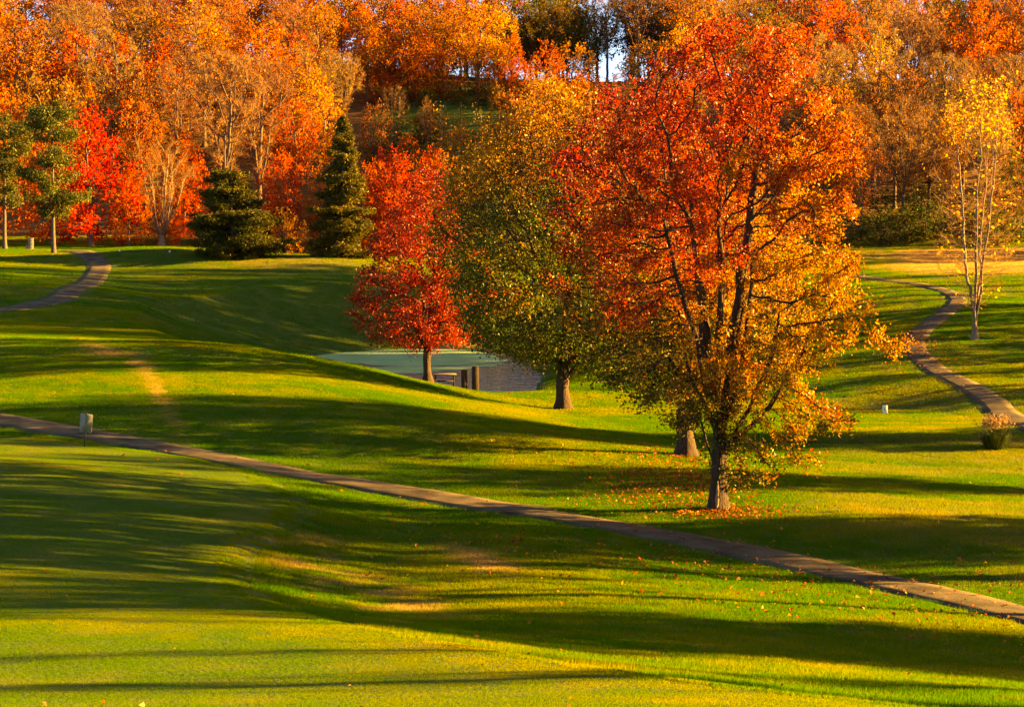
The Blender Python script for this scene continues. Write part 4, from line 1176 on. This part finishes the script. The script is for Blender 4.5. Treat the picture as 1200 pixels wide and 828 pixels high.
# bench on the pond bank
bx, by = P(521, 440, 91.2)[0], 91.2
t = thing('bench', 'small wooden backless bench on the pond bank by the red tree', 'bench', (bx, by, ground_z(bx, by)), .1)
t.scale = (1.05, 1.05, 1.05)
for k in range(3):
    mb = MB(); mb.box((0, -.13 + .13 * k, .50), (1.02, .115, .045), 0, .01)
    obj('seat_plank', mb.mesh('bench_plank', M['wood']), t)
for sx in (-.40, .40):
    mb = MB()
    mb.box((sx, -.14, .225), (.05, .05, .50)); mb.box((sx, .14, .225), (.05, .05, .50)); mb.box((sx, 0, .445), (.046, .33, .05))
    obj('leg_frame', mb.mesh('bench_leg', M['dark_wood']), t)
mb = MB(); mb.box((0, 0, .20), (.76, .04, .05)); obj('stretcher', mb.mesh('bench_stretcher', M['dark_wood']), t)

# two stout posts at the water
for (pxx, hh, ww, lb) in ((544, .95, .26, 'shorter of two dark square posts between the bench and the pond glare'), (557, 1.15, .29, 'taller of two dark square posts between the bench and the pond glare')):
    x, y = P(pxx, 445, 92.4)[0], 92.4
    mb = MB(); mb.box((0, 0, hh / 2 - .15), (ww, ww, hh + .3), .2, .025)
    mb.box((0, 0, hh + .018), (ww * .86, ww * .86, .03), .2, .01)
    o = obj('mooring_post', mb.mesh('mooring_post', M['dark_wood']), None, (x, y, ground_z(x, y)))
    tag(o, lb, 'post')

# stone pillar by the tee path
b = hit(36, 292)
t = thing('stone_pillar', 'squat stone pillar with a flat cap between the two pines', 'pillar', b, .2)
r_ = np.random.default_rng(9)
z = -.1
for k in range(5):
    hgt = r_.uniform(.17, .24)
    mb = MB(); mb.box((r_.normal(0, .012), r_.normal(0, .012), z + hgt / 2), (.50 + r_.normal(0, .02), .42 + r_.normal(0, .02), hgt - .015), r_.normal(0, .03), .02)
    obj('stone', mb.mesh('pillar_stone', M['stone']), t); z += hgt
mb = MB(); mb.box((0, 0, z + .035), (.60, .52, .08), 0, .02); obj('cap', mb.mesh('pillar_cap', M['stone']), t)
mb = MB(); mb.box((-.36, 0, .22), (.14, .3, .5), 0, .02); obj('side_stone', mb.mesh('pillar_side', M['stone']), t)

# white tee markers on the raised tee
for q in ((140, 296.5), (199, 297)):
    b = hit(*q)
    t = thing('tee_marker', 'tiny white ball tee marker on the raised tee', 'tee marker', b, 0, 'tee markers')
    mb = MB(); mb.lathe([(.02, .06), (.075, .09), (.10, .15), (.075, .21), (.02, .24)], (0, 0, 0), 10); obj('ball', mb.mesh('marker_ball', M['white'], True), t)
    mb = MB(); mb.tube([(0, 0, -.1), (0, 0, .07)], .014, 6); obj('spike', mb.mesh('marker_spike', M['metal']), t)

# small white sign on the fairway
b = hit(1037, 486)
t = thing('yardage_sign', 'tiny white sign with a blue mark standing on the right fairway', 'sign', b, -.1)
mb = MB(); mb.box((0, 0, .22), (.20, .03, .32), 0, .008); obj('panel', mb.mesh('yardage_panel', M['white']), t)
mb = MB(); mb.box((.01, -.0175, .23), (.08, .004, .10)); obj('mark', mb.mesh('yardage_mark', M['blue_paint']), t)
for sx in (-.08, .08):
    mb = MB(); mb.tube([(sx, 0, -.1), (sx, 0, .07)], .012, 6); obj('stake', mb.mesh('yardage_stake', M['metal']), t)

# litter bin half hidden by the big crown
b = hit(996, 312)
t = thing('litter_bin', 'brown litter bin on the far green just right of the large tree', 'bin', b)
mb = MB(); mb.box((0, 0, .5), (.62, .62, 1.0), 0, .04); obj('bin_body', mb.mesh('bin_body', M['bin']), t)
mb = MB(); mb.box((0, 0, 1.06), (.72, .72, .12), 0, .04); obj('lid', mb.mesh('bin_lid', M['dark_wood']), t)
mb = MB(); mb.box((0, -.318, .80), (.34, .012, .16)); obj('opening', mb.mesh('bin_opening', M['dark_wood']), t)

# fountain grass clump
b = hit(1166, 526)
t = thing('fountain_grass', 'clump of tall ornamental grass with tan plumes beside the winding path', 'grass clump', b)
r_ = np.random.default_rng(77); nb = 1300
a = r_.uniform(0, 6.283, nb); q = .30 * np.sqrt(r_.uniform(0, 1, nb)); a2 = a + r_.normal(0, .5, nb)
ln = r_.uniform(.6, 1.05, nb); le = np.abs(r_.normal(.22, .22, nb)) + q * .6
bs = np.stack([q * np.cos(a), q * np.sin(a), np.full(nb, -.03)], -1)
dv = np.stack([np.cos(a2) * np.sin(le), np.sin(a2) * np.sin(le), np.cos(le)], -1)
mid = bs + dv * (ln * .6)[:, None]; dv2 = dv.copy(); dv2[:, 2] -= .8 * r_.uniform(.1, 1.2, nb); tipp = mid + dv2 * (ln * .4)[:, None]
sd = np.stack([-np.sin(a2), np.cos(a2), 0 * a2], -1) * .008
v = np.stack([bs - sd, bs + sd, mid + sd * .8, mid - sd * .8, tipp], 1).reshape(-1, 3); k = np.arange(nb)[:, None] * 5
f = np.concatenate([k + np.array([[0, 1, 2]]), k + np.array([[0, 2, 3]]), k + np.array([[3, 2, 4]])])
obj('blades', make_mesh('fountain_blades', v, f, [M['needle']], cols=np.repeat(np.array([(.06, .085, .012)]) * r_.uniform(.6, 1.5, (nb, 1)), 5, 0)), t)
ns = 150
a = r_.uniform(0, 6.283, ns); le = np.abs(r_.normal(.22, .16, ns)); ln = r_.uniform(.9, 1.2, ns)
dv = np.stack([np.cos(a) * np.sin(le), np.sin(a) * np.sin(le), np.cos(le)], -1)
pos = []; 
for u in np.linspace(.80, 1.06, 9): pos.append(np.stack([.15 * np.cos(a), .15 * np.sin(a), 0 * a], -1) + dv * (ln * u)[:, None] + r_.normal(0, .018, (ns, 3)) - np.array([0, 0, .25]) * ((u - .8) ** 2) * 2)
pos = np.concatenate(pos)
obj('plumes', leaf_mesh('fountain_plumes', pos, r_.normal(0, 1, pos.shape), .07, np.array([(.50, .30, .11)]) * r_.uniform(.6, 1.3, (len(pos), 1)), M['needle'], .4, .2, 5), t)

# wire fence across the hillside clearing
pts = [P(px_, 132, 262)[0] for px_ in (447, 468, 486, 504, 522, 540, 558, 576, 594, 612)]
t = thing('wire_fence', 'thin wire fence with pale end post across the hillside clearing', 'fence', (pts[1], 262, ground_z(pts[1], 262)))
for k, x in enumerate(pts):
    z = ground_z(x, 262) - t.location.z
    mb = MB(); rd = .14 if k == 1 else .05; hh = 2.2 if k == 1 else 1.5
    mb.tube([(x - pts[1], 0, z - .3), (x - pts[1], 0, z + hh - .05), (x - pts[1], 0, z + hh)], [rd, rd, rd * .6], 8)
    obj('post', mb.mesh('fence_post', M['bark_pale'] if k == 1 else M['dark_wood']), t)
for hz in (.45, .9, 1.35):
    mb = MB(); mb.tube([(x - pts[1], 0, ground_z(x, 262) - t.location.z + hz) for x in pts], .010, 4)
    obj('wire', mb.mesh('fence_wire', M['metal']), t)

# dry reeds round the far and right shore of the pond
r_ = np.random.default_rng(55)
shore = smooth_line(np.concatenate([POND, POND[:1]]), .25)[:-1]
pxs, pys = project(shore[:, 0], shore[:, 1], np.full(len(shore), WATER))
seg = shore[(pxs > 512) & (pxs < 634) & (shore[:, 1] > 104)]
nr = 2600
s_ = seg[r_.integers(len(seg), size=nr)] + r_.normal(0, .32, (nr, 2))
zz = np.maximum(terrain(s_[:, 0], s_[:, 1]), WATER - .05)
hh = r_.uniform(.25, .75, nr) * (.4 + noise(np.c_[s_, zz], .35, 56))
bs = np.c_[s_, zz]; tp = bs + np.stack([r_.normal(0, .15, nr), r_.normal(0, .15, nr), np.ones(nr)], -1) * hh[:, None]
sd = np.stack([r_.normal(0, 1, nr), r_.normal(0, 1, nr), 0 * hh], -1); sd = sd / np.linalg.norm(sd, axis=1, keepdims=True) * .012
o = obj('pond_reeds', make_mesh('pond_reeds', np.stack([bs - sd, bs + sd, tp], 1).reshape(-1, 3), np.arange(3 * nr).reshape(-1, 3), [M['needle']], cols=np.repeat(np.array([(.30, .22, .09)]) * r_.uniform(.5, 1.2, (nr, 1)), 3, 0)))
tag(o, 'dry tan reeds along the far and right shore of the pond', 'reeds', kind='stuff')

# fallen leaves
r_ = np.random.default_rng(66)
sets = []
def leaves_at(cpx, cpy, n, sx, sy):
    c = hit(cpx, cpy); sets.append(np.stack([c[0] + r_.normal(0, sx, n), c[1] + r_.normal(0, sy, n)], -1))
leaves_at(800, 560, 900, 1.1, 2.6); leaves_at(770, 585, 350, 1.2, 1.6); leaves_at(846, 603, 700, .75, .7); leaves_at(780, 570, 500, 1.5, 1.8); leaves_at(803, 538, 350, 1.2, 1.2); leaves_at(690, 535, 260, 2.5, 2.5)
leaves_at(1075, 402, 900, .9, 4.0); leaves_at(1100, 425, 500, 2.5, 6); leaves_at(1050, 380, 500, 3, 8)
leaves_at(1000, 690, 420, 4.0, 2.2); leaves_at(740, 650, 320, 4, 2.0); leaves_at(1150, 740, 260, 3, 2.5); leaves_at(650, 470, 260, 3, 4)
k_ = 800
yy = r_.uniform(17, 95, k_); sets.append(np.stack([r_.uniform(-.26, .26, k_) * yy, yy], -1))
q = np.concatenate(sets)
q = q[poly_sd(POND, q[:, 0], q[:, 1]) > .5]
gs = poly_sd(GREEN, q[:, 0], q[:, 1])
q = q[(gs > 0) | (r_.uniform(0, 1, len(q)) < .25)]
gs = poly_sd(GREEN, q[:, 0], q[:, 1])
onp = path_dist(q[:, 0], q[:, 1]) < .05
pos = np.c_[q, terrain(q[:, 0], q[:, 1]) + np.where(onp, .07, np.where(gs < 0, .03, .055))]
nn = r_.normal(0, .45, pos.shape); nn[:, 2] += 1
cc = palette(pos, const_w([1, .7, .7, .5, .5], .8, .6, 5), [RED, ORNG, GOLD, TAN, BROWN], 6)
o = obj('fallen_leaves', leaf_mesh('fallen_leaves', pos, nn, np.where(pos[:, 1] < 34, .045, .075), cc, M['litter'], .75, .35, 7))
tag(o, 'red and gold fallen leaves scattered over grass and paths', 'leaves', kind='stuff')
